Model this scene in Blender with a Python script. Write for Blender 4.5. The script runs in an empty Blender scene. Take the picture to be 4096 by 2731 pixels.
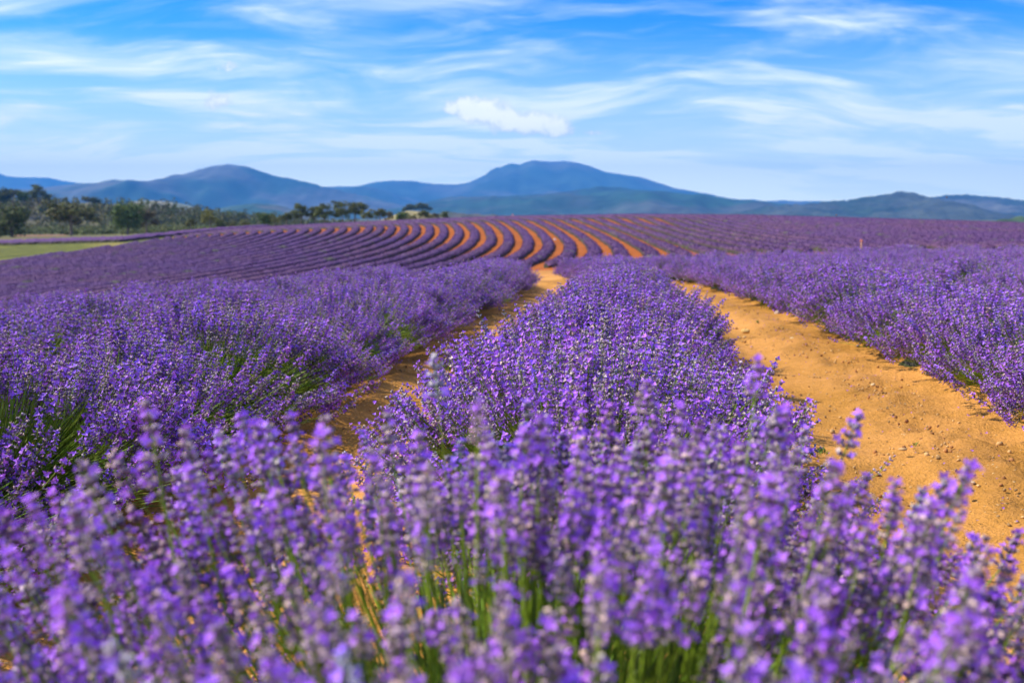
import bpy, math
import numpy as np
from mathutils import Matrix, Vector

# ------------------------------------------------------------------ camera, sky, sun, exposure
sc = bpy.context.scene
COL = sc.collection
W, HH = 4096, 2731
CX, CY, F = 2048.0, 1365.5, 3982.0
EYE = 0.8
P = math.atan((CY - 870) / F)

cam_data = bpy.data.cameras.new('camera')
cam = bpy.data.objects.new('camera', cam_data)
COL.objects.link(cam)
cam.location = (0, 0, EYE)
cam.rotation_euler = (math.pi / 2 - P, 0, 0)
cam_data.sensor_width = 36
cam_data.lens = 35
cam_data.clip_start = 0.02
cam_data.clip_end = 60000
cam_data.dof.use_dof = True
cam_data.dof.focus_distance = 2.9
cam_data.dof.aperture_fstop = 4.4
sc.camera = cam

SUN_EL, SUN_AZ = math.radians(43), math.radians(-78)      # azimuth from +Y towards +X
sun_dir = Vector((math.sin(SUN_AZ) * math.cos(SUN_EL), math.cos(SUN_AZ) * math.cos(SUN_EL), math.sin(SUN_EL)))
sd = bpy.data.lights.new('sun', 'SUN')
sd.energy = 4.7
sd.angle = math.radians(0.53)
sd.color = (1.0, 0.93, 0.82)
sun = bpy.data.objects.new('sun', sd)
COL.objects.link(sun)
sun.rotation_euler = sun_dir.to_track_quat('Z', 'Y').to_euler()

world = bpy.data.worlds.new('World')
sc.world = world
world.use_nodes = True


class NT:
    def __init__(s, tree):
        s.t = tree
        tree.nodes.clear()

    def n(s, kind, props=None, **inp):
        nd = s.t.nodes.new(kind)
        for k, v in (props or {}).items():
            setattr(nd, k, v)
        for k, v in inp.items():
            key = int(k[1:]) if k[0] == 'i' and k[1:].isdigit() else k.replace('_', ' ')
            s.put(nd.inputs[key], v)
        return nd

    def put(s, sock, v):
        if isinstance(v, bpy.types.NodeSocket):
            s.t.links.new(v, sock)
        elif isinstance(v, bpy.types.Node):
            s.t.links.new(v.outputs[0], sock)
        else:
            sock.default_value = v

    def math(s, op, a, b=0.0, c=0.0, clamp=False):
        nd = s.n('ShaderNodeMath', {'operation': op, 'use_clamp': clamp}, i0=a, i1=b, i2=c)
        return nd.outputs[0]

    def vmath(s, op, a, b=(0, 0, 0)):
        return s.n('ShaderNodeVectorMath', {'operation': op}, i0=a, i1=b).outputs[0]

    def noise(s, vec, scale, detail=4, rough=0.55, dist=0.0):
        return s.n('ShaderNodeTexNoise', None, Vector=vec, Scale=scale, Detail=detail, Roughness=rough, Distortion=dist).outputs[0]

    def ramp(s, v, lo, hi, a=0.0, b=1.0, smooth=True):
        nd = s.n('ShaderNodeMapRange', {'interpolation_type': 'SMOOTHSTEP' if smooth else 'LINEAR'}, i0=v, i1=lo, i2=hi, i3=a, i4=b)
        return nd.outputs[0]

    def mix(s, f, a, b, blend='MIX'):
        nd = s.n('ShaderNodeMix', {'data_type': 'RGBA', 'blend_type': blend})
        s.put(nd.inputs[0], f)
        s.put(nd.inputs[6], a if not isinstance(a, tuple) else (*a, 1)[:4])
        s.put(nd.inputs[7], b if not isinstance(b, tuple) else (*b, 1)[:4])
        return nd.outputs[2]


def pix_dir(px, py):
    a, s_ = (px - CX) / F, (py - CY) / F
    return Vector((a, math.cos(P) - s_ * math.sin(P), -math.sin(P) - s_ * math.cos(P))).normalized()


def build_world():
    w = NT(world.node_tree)
    sky = w.n('ShaderNodeTexSky', {'sky_type': 'NISHITA', 'sun_disc': False, 'sun_elevation': SUN_EL,
                                   'sun_rotation': SUN_AZ, 'altitude': 300, 'air_density': 1.0,
                                   'dust_density': 0.6, 'ozone_density': 2.2})
    hs = w.n('ShaderNodeHueSaturation', None, Saturation=1.32, Value=1.0, Color=sky)
    co = w.n('ShaderNodeTexCoord').outputs['Generated']
    sep = w.n('ShaderNodeSeparateXYZ', None, i0=co)
    z = w.math('MAXIMUM', sep.outputs[2], 0.0)
    clear = w.mix(w.ramp(z, 0.02, 0.24), (0.46, 1.02, 1.85), (0.10, 0.72, 2.0))
    deep = w.mix(1.0, hs.outputs[0], clear, 'MULTIPLY')
    # pale milky veil low over the horizon, all round
    veil = w.ramp(z, 0.0, 0.19, 1.0, 0.0)
    low = w.ramp(z, 0.0, 0.10, 1.0, 0.0)
    # thin high cloud lies on a flat sheet overhead
    k = w.math('DIVIDE', 1.0, w.math('ADD', z, 0.22))
    px = w.math('MULTIPLY', sep.outputs[0], k)
    py = w.math('MULTIPLY', sep.outputs[1], k)
    pv = w.n('ShaderNodeCombineXYZ', None, i0=px, i1=py, i2=0.0).outputs[0]
    warp = w.n('ShaderNodeTexNoise', None, Vector=pv, Scale=0.8, Detail=3.0, Roughness=0.5)
    wv = w.vmath('MULTIPLY_ADD', warp.outputs['Color'], (0.7, 0.7, 0.0))
    w.put(wv.node.inputs[2], pv)
    mp = w.n('ShaderNodeMapping', None, Vector=wv, Rotation=(0, 0, math.radians(24)), Scale=(1.5, 3.4, 1.0), Location=(5.1, 1.4, 0))
    big = w.noise(mp.outputs[0], 0.95, 7, 0.55, 0.5)
    mp2 = w.n('ShaderNodeMapping', None, Vector=wv, Rotation=(0, 0, math.radians(33)), Scale=(1.6, 6.5, 1.0), Location=(8.0, 3.0, 1.0))
    fine = w.noise(mp2.outputs[0], 1.9, 8, 0.60, 0.5)
    c1 = w.ramp(big, 0.40, 0.66)
    c2 = w.ramp(fine, 0.42, 0.78)
    cir = w.math('ADD', w.math('MULTIPLY', c1, 0.66), w.math('MULTIPLY', w.math('MULTIPLY', c1, c2), 0.6), clamp=True)
    cir = w.math('ADD', cir, w.math('MULTIPLY', c2, 0.14), clamp=True)
    cov = w.math('ADD', w.math('MULTIPLY', cir, 0.80), w.math('MULTIPLY', veil, 0.88), clamp=True)
    cov = w.math('MINIMUM', cov, 0.97)
    white = w.mix(low, (8.6, 9.2, 9.6), (15.5, 16.0, 10.4))
    col = w.mix(cov, deep, white)
    # small fair-weather clouds: puffs gathered around a few directions
    cn = w.noise(co, 26.0, 6, 0.6)
    cl = w.noise(co, 60.0, 4, 0.6)
    puffs = [(1825, 432, 52, 26), (1885, 425, 52, 32), (1945, 445, 62, 36), (2000, 480, 62, 36), (2070, 500, 60, 28),
             (2120, 485, 42, 30), (2215, 508, 45, 30), (2270, 520, 32, 22), (2375, 532, 44, 12), (925, 262, 40, 24), (880, 402, 42, 26)]
    dens = None
    for i, (x, y, rx, ry) in enumerate(puffs):
        d = pix_dir(x, y)
        rt = Vector((1, 0, 0)); up = d.cross(rt) * -1
        up = rt.cross(d).normalized()
        dx = w.n('ShaderNodeVectorMath', {'operation': 'DOT_PRODUCT'}, i0=co, i1=tuple(rt)).outputs['Value']
        dy = w.n('ShaderNodeVectorMath', {'operation': 'DOT_PRODUCT'}, i0=co, i1=tuple(up)).outputs['Value']
        dx = w.math('DIVIDE', w.math('SUBTRACT', dx, d.dot(rt)), rx * 1.25 / F)
        dy = w.math('DIVIDE', dy, ry * 1.2 / F)
        r2 = w.math('ADD', w.math('MULTIPLY', dx, dx), w.math('MULTIPLY', dy, dy))
        g = w.math('EXPONENT', w.math('MULTIPLY', r2, -0.9))
        if i >= 8:
            g = w.math('MULTIPLY', g, 0.75 if i == 8 else 1.15)
        dens = g if dens is None else w.math('ADD', dens, g)
    front = w.math('GREATER_THAN', sep.outputs[1], 0.0)
    dens = w.math('MULTIPLY', dens, front)
    body = w.math('ADD', dens, w.math('MULTIPLY', w.math('SUBTRACT', cn, 0.5), 2.6))
    body = w.math('ADD', body, w.math('MULTIPLY', w.math('SUBTRACT', cl, 0.5), 2.4))
    cm = w.ramp(body, 0.30, 0.95)
    cm = w.math('MULTIPLY', cm, w.ramp(dens, 0.08, 0.4))
    shade = w.ramp(w.math('ADD', body, w.math('MULTIPLY', w.math('SUBTRACT', cl, 0.5), 2.0)), 0.5, 1.6)
    ccol = w.mix(shade, (6.6, 7.1, 8.4), (10.5, 10.3, 10.2))
    col = w.mix(w.math('MULTIPLY', cm, 0.88), col, ccol)
    bg = w.n('ShaderNodeBackground', None, Color=col, Strength=0.095)
    out = w.n('ShaderNodeOutputWorld')
    w.t.links.new(bg.outputs[0], out.inputs[0])


build_world()
sc.view_settings.view_transform = 'Standard'
sc.view_settings.look = 'None'
sc.view_settings.exposure = 0.68
sc.view_settings.gamma = 1.0
sc.view_settings.use_curve_mapping = False
sc.render.engine = 'CYCLES'
sc.cycles.use_denoising = True
sc.cycles.max_bounces = 5
sc.cycles.diffuse_bounces = 3
sc.cycles.transmission_bounces = 3
sc.cycles.volume_bounces = 0
sc.cycles.use_adaptive_sampling = False

# ------------------------------------------------------------------ helpers
rng = np.random.default_rng(7)


def _hash(ix, iy, iz, seed):
    h = (ix.astype(np.int64) * 374761393 + iy.astype(np.int64) * 668265263 + iz.astype(np.int64) * 2147483647 + seed * 974634777) & 0xffffffff
    h = ((h ^ (h >> 13)) * 1274126177) & 0xffffffff
    h = ((h ^ (h >> 15)) * 2246822519) & 0xffffffff
    return ((h ^ (h >> 16)) & 0xffffff) / float(0xffffff)


def vn(x, y, z=0.0, seed=0):
    x, y, z = np.broadcast_arrays(np.asarray(x, float), np.asarray(y, float), np.asarray(z, float))
    ix, iy, iz = np.floor(x), np.floor(y), np.floor(z)
    fx, fy, fz = x - ix, y - iy, z - iz
    fx, fy, fz = [f * f * (3 - 2 * f) for f in (fx, fy, fz)]
    r = 0
    for a in (0, 1):
        for b in (0, 1):
            for c in (0, 1):
                wgt = (fx if a else 1 - fx) * (fy if b else 1 - fy) * (fz if c else 1 - fz)
                r = r + wgt * _hash(ix + a, iy + b, iz + c, seed)
    return r * 2 - 1


def fbm(x, y, z=0.0, seed=0, o=4):
    r, a, s = 0, 0.5, 1.0
    for i in range(o):
        r = r + a * vn(np.asarray(x) * s, np.asarray(y) * s, np.asarray(z) * s, seed + i * 17)
        a *= 0.5
        s *= 2.03
    return r


def new_mesh(name, V, Fa, C=None, mat=None, smooth=False):
    V = np.asarray(V, np.float32)
    Fa = np.asarray(Fa, np.int32)
    k = Fa.shape[1]
    me = bpy.data.meshes.new(name)
    me.vertices.add(len(V))
    me.vertices.foreach_set('co', V.ravel())
    me.loops.add(Fa.size)
    me.loops.foreach_set('vertex_index', Fa.ravel())
    me.polygons.add(len(Fa))
    me.polygons.foreach_set('loop_start', np.arange(0, Fa.size, k, dtype=np.int32))
    me.polygons.foreach_set('loop_total', np.full(len(Fa), k, np.int32))
    if smooth:
        me.polygons.foreach_set('use_smooth', np.ones(len(Fa), bool))
    me.update(calc_edges=True)
    if C is not None:
        at = me.attributes.new('tint', 'FLOAT_COLOR', 'POINT')
        C = np.asarray(C, np.float32)
        at.data.foreach_set('color', np.concatenate([np.clip(C, 0, 1), np.ones((len(C), 1), np.float32)], 1).ravel())
    if mat:
        me.materials.append(mat)
    return me


def link(name, data, parent=None, loc=None, label=None, cat=None, group=None, kind=None):
    o = bpy.data.objects.new(name, data)
    COL.objects.link(o)
    if parent is not None:
        o.parent = parent
    if loc is not None:
        o.location = loc
    tag(o, label, cat, group, kind)
    return o


def tag(o, label=None, cat=None, group=None, kind=None):
    if label: o['label'] = label
    if cat: o['category'] = cat
    if group: o['group'] = group
    if kind: o['kind'] = kind
    return o


def dup(o, parent=None):
    c = o.copy()
    COL.objects.link(c)
    c.parent = parent
    for ch in list(o.children):
        dup(ch, c)
    return c


class MB:
    """collects triangles with vertex tints"""
    def __init__(s):
        s.v, s.f, s.c, s.n = [], [], [], 0

    def add(s, V, Fa, C):
        V = np.asarray(V, float).reshape(-1, 3)
        C = np.asarray(C, float)
        if C.ndim == 1:
            C = np.tile(C, (len(V), 1))
        s.v.append(V); s.f.append(np.asarray(Fa, int) + s.n); s.c.append(C)
        s.n += len(V)

    def arr(s):
        return np.concatenate(s.v), np.concatenate(s.f), np.concatenate(s.c)

    def mesh(s, name, mat, smooth=False):
        return new_mesh(name, *s.arr(), mat=mat, smooth=smooth)


def unit(v):
    v = np.asarray(v, float)
    return v / np.maximum(np.linalg.norm(v, axis=-1, keepdims=True), 1e-9)


def frames(d):
    """rotation matrices (n,3,3) whose z column is d, random spin"""
    d = unit(d)
    ref = np.where(np.abs(d[:, 2:3]) > 0.9, np.array([[1., 0, 0]]), np.array([[0., 0, 1]]))
    x = unit(np.cross(ref, d)); y = np.cross(d, x)
    a = rng.uniform(0, 2 * np.pi, len(d))[:, None]
    x2 = np.cos(a) * x + np.sin(a) * y
    return np.stack([x2, np.cross(d, x2), d], axis=2)


def stamp(mb, tmpl, T, R, s, tint=None):
    """place template (V,F,C) at many frames"""
    V, Fa, C = tmpl
    n = len(T)
    if n == 0:
        return
    if np.ndim(s) == 1: s = np.asarray(s)[:, None]
    VV = np.einsum('nij,nvj->nvi', R, V[None] * np.asarray(s)[:, None, :] if np.ndim(s) == 2 else np.repeat(V[None] * s, n, 0)) + T[:, None, :]
    FF = Fa[None] + (np.arange(n) * len(V))[:, None, None]
    CC = np.repeat(C[None], n, 0)
    if tint is not None:
        CC = CC * tint[:, None, :]
    mb.add(VV.reshape(-1, 3), FF.reshape(-1, 3), CC.reshape(-1, 3))


def tubes(mb, pts, r0, r1, col, sides=3):
    """pts (n,k,3) polylines -> tapering tubes"""
    n, k, _ = pts.shape
    tan = np.gradient(pts, axis=1)
    R = frames(tan.reshape(-1, 3))
    # stable spin: rebuild x from a fixed reference
    d = unit(tan.reshape(-1, 3))
    ref = np.tile(np.array([[0.31, 0.87, 0.38]]), (len(d), 1))
    x = unit(np.cross(ref, d)); y = np.cross(d, x)
    ang = np.arange(sides) * 2 * np.pi / sides
    rad = np.repeat(np.linspace(0, 1, k)[None], n, 0).reshape(-1, 1) * (r1 - r0) + r0
    ring = pts.reshape(-1, 1, 3) + rad[:, :, None] * (np.cos(ang)[None, :, None] * x[:, None, :] + np.sin(ang)[None, :, None] * y[:, None, :])
    V = ring.reshape(-1, 3)
    base = (np.arange(n) * k * sides)[:, None, None]
    i = np.arange(k - 1)[None, :, None] * sides
    j = np.arange(sides)[None, None, :]
    a = base + i + j; b = base + i + (j + 1) % sides
    Fa = np.stack([np.stack([a, b, b + sides], -1), np.stack([a, b + sides, a + sides], -1)], -2).reshape(-1, 3)
    if np.ndim(col) == 2:
        C = np.repeat(col, k * sides, axis=0)
    else:
        C = np.tile(np.asarray(col, float), (len(V), 1))
    mb.add(V, Fa, C)


ORD = ['first', 'second', 'third', 'fourth', 'fifth', 'sixth', 'seventh', 'eighth', 'ninth', 'tenth', 'eleventh', 'twelfth', 'thirteenth',
       'fourteenth', 'fifteenth', 'sixteenth', 'seventeenth', 'eighteenth', 'nineteenth', 'twentieth']


def ordinal(k):
    if k <= 20: return ORD[k - 1]
    tens = {2: 'twenty', 3: 'thirty', 4: 'forty', 5: 'fifty'}
    t, u_ = divmod(k, 10)
    if u_ == 0: return {3: 'thirtieth', 4: 'fortieth', 5: 'fiftieth'}[t]
    return tens[t] + '-' + ORD[u_ - 1]


# ------------------------------------------------------------------ terrain
def slope(py):
    return np.tan(P + np.arctan((np.asarray(py, float) - CY) / F))


QX = np.array([-3500, 0, 500, 1000, 1500, 2000, 2500, 3000, 3500, 4096, 7500.])
RINGS = [
    (62., [1300, 1205, 1172, 1145, 1115, 1085, 1045, 1020, 1008, 1000, 985.]),
    (170., [1020, 975, 955, 918, 893, 873, 865, 868, 882, 898, 960.]),
    (290., [965, 945, 938, 932, 925, 925, 925, 925, 925, 930, 940.]),
    (450., [940, 932, 930, 926, 922, 920, 920, 920, 920, 920, 925.]),
    (1500., [893, 893, 893, 893, 893, 893, 893, 893, 893, 893, 893.]),
    (40000., [870.5] * 11),
]


def softneg(x):
    return (np.sqrt(x * x + 0.8) - x) / 2 - 0.1


def near_z(x, y):
    yy = np.clip(y, -30, 60)
    xl = np.clip(x, -40, 40)
    return -0.02 * yy - 0.012 * np.maximum(yy - 9, 0) * np.clip((12.5 - xl) / 9, 0, 1) - 0.078 * np.maximum(softneg(xl), 0)


def terrain(x, y):
    x, y = np.broadcast_arrays(np.asarray(x, float), np.asarray(y, float))
    ys = np.maximum(y, 20.0)
    q = np.clip(CX + F * x / ys, -3500, 7500)
    K = [22., 32.] + [r[0] for r in RINGS]
    Z = [near_z((q - CX) / F * 22, 22.), near_z((q - CX) / F * 32, 32.)]
    Z += [EYE - r[0] * slope(np.interp(q, QX, r[1])) for r in RINGS]
    K = np.array(K); Z = np.array(Z)
    h = np.diff(K)[(...,) + (None,) * x.ndim]
    dl = np.diff(Z, axis=0) / h
    m = np.zeros_like(Z)
    m[0], m[-1] = dl[0], dl[-1]
    for i in range(1, len(K) - 1):
        same = dl[i - 1] * dl[i] > 0
        w1, w2 = 2 * h[i] + h[i - 1], h[i] + 2 * h[i - 1]
        with np.errstate(divide='ignore', invalid='ignore'):
            hm = (w1 + w2) / (w1 / dl[i - 1] + w2 / dl[i])
        m[i] = np.where(same, hm, 0)
    idx = np.clip(np.searchsorted(K, ys, side='right') - 1, 0, len(K) - 2)
    zi = np.take_along_axis(Z, idx[None], 0)[0]; zj = np.take_along_axis(Z, idx[None] + 1, 0)[0]
    mi = np.take_along_axis(m, idx[None], 0)[0]; mj = np.take_along_axis(m, idx[None] + 1, 0)[0]
    hh = h.ravel()[idx]
    t = np.clip((ys - K[idx]) / hh, 0, 1)
    zz = (2 * t**3 - 3 * t**2 + 1) * zi + (t**3 - 2 * t**2 + t) * hh * mi + (-2 * t**3 + 3 * t**2) * zj + (t**3 - t**2) * hh * mj
    w = np.clip((y - 20) / 12, 0, 1); w = w * w * (3 - 2 * w)
    return near_z(x, y) * (1 - w) + zz * w


def T(x, y):
    return float(terrain(np.array([x]), np.array([y]))[0])


def at(px, py, Y):
    """the point seen at pixel (px,py) at depth Y"""
    s = (py - CY) / F
    return ((px - CX) / F / (math.cos(P) - s * math.sin(P)) * Y, Y, EYE - Y * float(slope(py)))


SP_Y = np.array([-40, -3, 0, 1, 3, 6.8, 10, 13, 18, 20.5, 22.5, 27, 34])
SP_X = np.array([-4, -.3, 0, .06, .26, .75, 1.13, 1.45, 1.85, 1.70, 1.3, 0.0, -2.6])
PITCH = 2.0


def spine(n, y):
    # each row keeps the bend of row 0; the bend sits a little deeper for rows further right
    sh = max(n, 0) * 1.0
    yy = np.where(np.asarray(y) > 12, 12 + (np.asarray(y) - 12) * 8.5 / (8.5 + sh), y)
    return np.interp(yy, SP_Y, SP_X) + n * PITCH + (0.12 * np.clip((8 - np.asarray(y)) / 4, 0, 1) if n == -1 else 0) + 0.03 * np.sin(np.asarray(y) * 1.3 + n)


# mid-field rows: plan curves x(n, y)
TR = {
    -9: [(-20.5, 145.0), (-18.7, 127.4), (-18.4, 114.7), (-19.0, 102.1), (-19.9, 93.6)],
    -6: [(-18.1, 155.5), (-15.0, 139.2), (-13.3, 121.9), (-12.7, 107.4), (-13.4, 95.6), (-15.2, 85.2), (-16.5, 77.7)],
    -3: [(-13.9, 162.1), (-10.1, 139.9), (-7.8, 116.5), (-7.2, 99.1), (-7.6, 88.1), (-8.7, 79.1), (-11.0, 72.1)],
    0: [(-5.5, 151.8), (-3.9, 132.8), (-2.5, 109.0), (-2.1, 89.9), (-2.6, 78.2), (-3.7, 72.3), (-5.2, 67.8), (-6.5, 63.8)],
    3: [(1.5, 137.6), (2.7, 110.9), (3.1, 89.4), (2.8, 76.3), (1.9, 68.9), (0.9, 64.1), (0.1, 60.0)],
    6: [(7.3, 140.5), (8.1, 113.4), (8.2, 92.5), (7.8, 76.5), (7.0, 65.6), (6.3, 59.0)],
    9: [(13.6, 98.6), (13.3, 81.2), (12.6, 68.4), (12.2, 58.4)],
    12: [(20.5, 125.4), (20.6, 100.1), (19.6, 81.9), (19.2, 67.8), (18.2, 57.8)],
}
_A, _B = [], []


def basis(n, y):
    u = (y - 100) / 50.0
    v = n / 10.0
    return [v**i * u**j for i in range(3) for j in range(4)]


for n_, L in TR.items():
    for X_, Y_ in L:
        _A.append(basis(n_, Y_)); _B.append(X_)
_A = np.array(_A); _B = np.array(_B)
_reg = 0.02 * np.eye(_A.shape[1])
COEF = np.linalg.solve(_A.T @ _A + _reg, _A.T @ _B)


def midrow(n, y):
    y = np.asarray(y, float)
    nc = min(max(n, -9), 12)
    yc = np.clip(y, 58, 160)
    x = sum(c * b for c, b in zip(COEF, basis(nc, yc)))
    x1 = sum(c * b for c, b in zip(COEF, basis(nc, yc - 1.0)))
    x = x + (x - x1) * (y - yc) - 0.012 * np.maximum(y - 140, 0) ** 2
    return x + (n - nc) * 1.8


# ------------------------------------------------------------------ materials
def mat_tint(name, rough=0.75, trans=0.0, noise=None, gain=(1, 1, 1), sheen=0.0):
    m = bpy.data.materials.new(name)
    m.use_nodes = True
    w = NT(m.node_tree)
    a = w.n('ShaderNodeAttribute', {'attribute_name': 'tint'}).outputs['Color']
    col = w.mix(1.0, a, gain, 'MULTIPLY')
    if noise:
        sc_, amt = noise
        co = w.n('ShaderNodeNewGeometry').outputs['Position']
        nz = w.noise(co, sc_, 5, 0.6)
        f = w.ramp(nz, 0.3, 0.7, 1 - amt, 1 + amt, False)
        fc = w.n('ShaderNodeCombineXYZ', None, i0=f, i1=f, i2=f).outputs[0]
        col = w.mix(1.0, col, fc, 'MULTIPLY')
    b = w.n('ShaderNodeBsdfPrincipled', None, Base_Color=col, Roughness=rough)
    b.inputs['Specular IOR Level'].default_value = 0.25
    out = w.n('ShaderNodeOutputMaterial')
    if trans > 0:
        tr = w.n('ShaderNodeBsdfTranslucent', None, Color=col)
        mx = w.n('ShaderNodeMixShader', None, i0=trans)
        w.t.links.new(b.outputs[0], mx.inputs[1]); w.t.links.new(tr.outputs[0], mx.inputs[2])
        w.t.links.new(mx.outputs[0], out.inputs[0])
    else:
        w.t.links.new(b.outputs[0], out.inputs[0])
    return m


M_FLOWER = mat_tint('lavender_bloom', 0.65, 0.16)
M_STEM = mat_tint('lavender_stem', 0.55, 0.25)
M_LEAF = mat_tint('leaf', 0.85, 0.2, None, (1.25, 1.25, 1.1))
M_BARK = mat_tint('bark', 0.85, 0.0, (3.0, 0.3))
M_ROW = mat_tint('lavender_row_surface', 0.9, 0.15, (4.0, 0.30))
M_HILL = mat_tint('hill_forest', 0.95, 0.0, (0.012, 0.22))
M_STONE = mat_tint('stone', 0.8, 0.0, (40.0, 0.2))
M_PAINT = mat_tint('painted', 0.5)


def mat_soil():
    m = bpy.data.materials.new('orange_soil')
    m.use_nodes = True
    w = NT(m.node_tree)
    a = w.n('ShaderNodeAttribute', {'attribute_name': 'tint'}).outputs['Color']
    co = w.n('ShaderNodeNewGeometry').outputs['Position']
    n1 = w.noise(co, 1.6, 6, 0.62)
    n2 = w.noise(co, 14.0, 6, 0.7)
    n3 = w.noise(co, 90.0, 3, 0.6)
    f = w.math('ADD', w.math('MULTIPLY', w.ramp(n1, 0.3, 0.7, -1, 1, False), 0.16), w.math('MULTIPLY', w.ramp(n2, 0.3, 0.7, -1, 1, False), 0.14))
    f = w.math('ADD', f, w.math('MULTIPLY', w.ramp(n3, 0.35, 0.65, -1, 1, False), 0.10))
    n0 = w.noise(co, 0.55, 4, 0.5)
    f = w.math('ADD', f, w.math('MULTIPLY', w.ramp(n0, 0.35, 0.65, -1, 1), 0.13))
    f = w.math('ADD', f, 1.0)
    fc = w.n('ShaderNodeCombineXYZ', None, i0=f, i1=f, i2=w.math('MULTIPLY', f, f)).outputs[0]
    col = w.mix(1.0, a, fc, 'MULTIPLY')
    # crumbs of paler stone and clods
    vo = w.n('ShaderNodeTexVoronoi', None, Vector=co, Scale=34.0)
    sp = w.ramp(vo.outputs['Distance'], 0.10, 0.22, 1.0, 0.0)
    pick = w.n('ShaderNodeSeparateXYZ', None, i0=vo.outputs['Color']).outputs[0]
    sp = w.math('MULTIPLY', sp, w.math('GREATER_THAN', pick, 0.80))
    dist = w.n('ShaderNodeSeparateXYZ', None, i0=co).outputs[1]
    sp = w.math('MULTIPLY', sp, w.ramp(dist, 22.0, 32.0, 0.55, 0.0))
    col = w.mix(sp, col, (0.66, 0.46, 0.22))
    h = w.math('ADD', w.math('MULTIPLY', n2, 0.5), w.math('MULTIPLY', n3, 0.22))
    h = w.math('ADD', h, w.math('MULTIPLY', sp, 0.12))
    bp = w.n('ShaderNodeBump', None, Strength=1.0, Distance=0.05, Height=h)
    b = w.n('ShaderNodeBsdfPrincipled', None, Base_Color=col, Roughness=0.92, Normal=bp.outputs[0])
    b.inputs['Specular IOR Level'].default_value = 0.15
    out = w.n('ShaderNodeOutputMaterial')
    w.t.links.new(b.outputs[0], out.inputs[0])
    return m


M_SOIL = mat_soil()

# ------------------------------------------------------------------ ground
SOIL_NEAR = np.array([0.57, 0.262, 0.050])
SOIL_MID = np.array([0.33, 0.088, 0.007])
DRY = np.array([0.17, 0.13, 0.04])
GREENG = np.array([0.085, 0.105, 0.018])


def field_far_edge(q):
    """depth at which the mid-field block ends for a column"""
    return np.interp(q, [-3500, 0, 270, 530, 800, 1000, 1300, 4096, 7500], [60, 107, 121, 137, 160, 171, 178, 185, 185])


def build_ground():
    ys = [-120, -60, -30, -15, -8, -4, -2, -1, -0.5, 0.0]
    y = 0.0
    while y < 40000:
        y += 0.035 if y < 3 else (0.0135 * y if y < 30 else (0.8 if y < 185 else 0.035 * y))
        ys.append(y)
    ys = np.array(ys)
    c = np.linspace(-0.6, 0.6, 271)
    side = 0.6 + np.cumsum(0.02 * 1.16 ** np.arange(22))
    u = np.concatenate([-side[::-1], c, side])
    Y, U = np.meshgrid(ys, u, indexing='ij')
    X = U * (np.abs(Y) + 1.5)
    Z = terrain(X, Y)
    q = np.clip(CX + F * X / np.maximum(Y, 0.5), -9000, 12000)
    # soil relief: ridges under rows, wheel furrows, clods
    nearw = np.clip((30 - Y) / 4, 0, 1) * (Y > -30)
    s0 = np.interp(Y, SP_Y, SP_X)
    ph = (X - s0) / PITCH * 2 * np.pi
    Z = Z + nearw * (0.035 * np.cos(ph) + 0.014 * np.cos(3 * ph))
    Z = Z + nearw * (0.030 * fbm(X * 1.1, Y * 1.1, 0, 3, 3) + 0.030 * fbm(X * 4.5, Y * 4.5, 0, 5, 3) * np.clip(9 - Y, 0, 1))
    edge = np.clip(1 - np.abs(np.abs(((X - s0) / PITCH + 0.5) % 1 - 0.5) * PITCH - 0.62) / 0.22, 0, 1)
    Z = Z + nearw * edge * 0.06 * fbm(X * 9, Y * 9, 0, 9, 3) * (Y < 12)
    t = np.clip((Y - 24) / 30, 0, 1)[..., None]
    C = SOIL_NEAR * (1 - t) + SOIL_MID * t
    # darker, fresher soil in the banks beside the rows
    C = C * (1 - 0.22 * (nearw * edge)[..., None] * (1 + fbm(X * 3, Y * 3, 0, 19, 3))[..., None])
    v1 = fbm(X * 0.05, Y * 0.05, 0, 21, 4)[..., None]
    far = np.clip((Y - field_far_edge(q)) / 2.0, 0, 1)[..., None]
    grass = GREENG * (1.0 + 0.5 * v1)
    g2 = DRY * (1 + 0.5 * v1)
    mixg = np.clip(0.25 + 1.5 * fbm(X * 0.02, Y * 0.03, 0, 44, 3), 0, 1)[..., None]
    land = grass * (1 - mixg) + g2 * mixg
    C = C * (1 - far) + land * far
    # ploughed brown paddock and pale verge on the far left
    br = ((q > 60) & (q < 275) & (Y > 262) & (Y < 330))[..., None]
    C = np.where(br, np.array([0.22, 0.11, 0.05]) * (1 + 0.3 * v1), C)
    C = C * (1 + 0.12 * fbm(X * 0.6, Y * 0.6, 0, 31, 3)[..., None])
    a, b = Y.shape
    i = np.arange(a * b).reshape(a, b)
    Q = np.stack([i[:-1, :-1], i[:-1, 1:], i[1:, 1:], i[1:, :-1]], -1).reshape(-1, 4)
    me = new_mesh('ground', np.stack([X, Y, Z], -1).reshape(-1, 3), Q, C.reshape(-1, 3), M_SOIL, True)
    link('ground', me, kind='structure')


build_ground()


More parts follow.
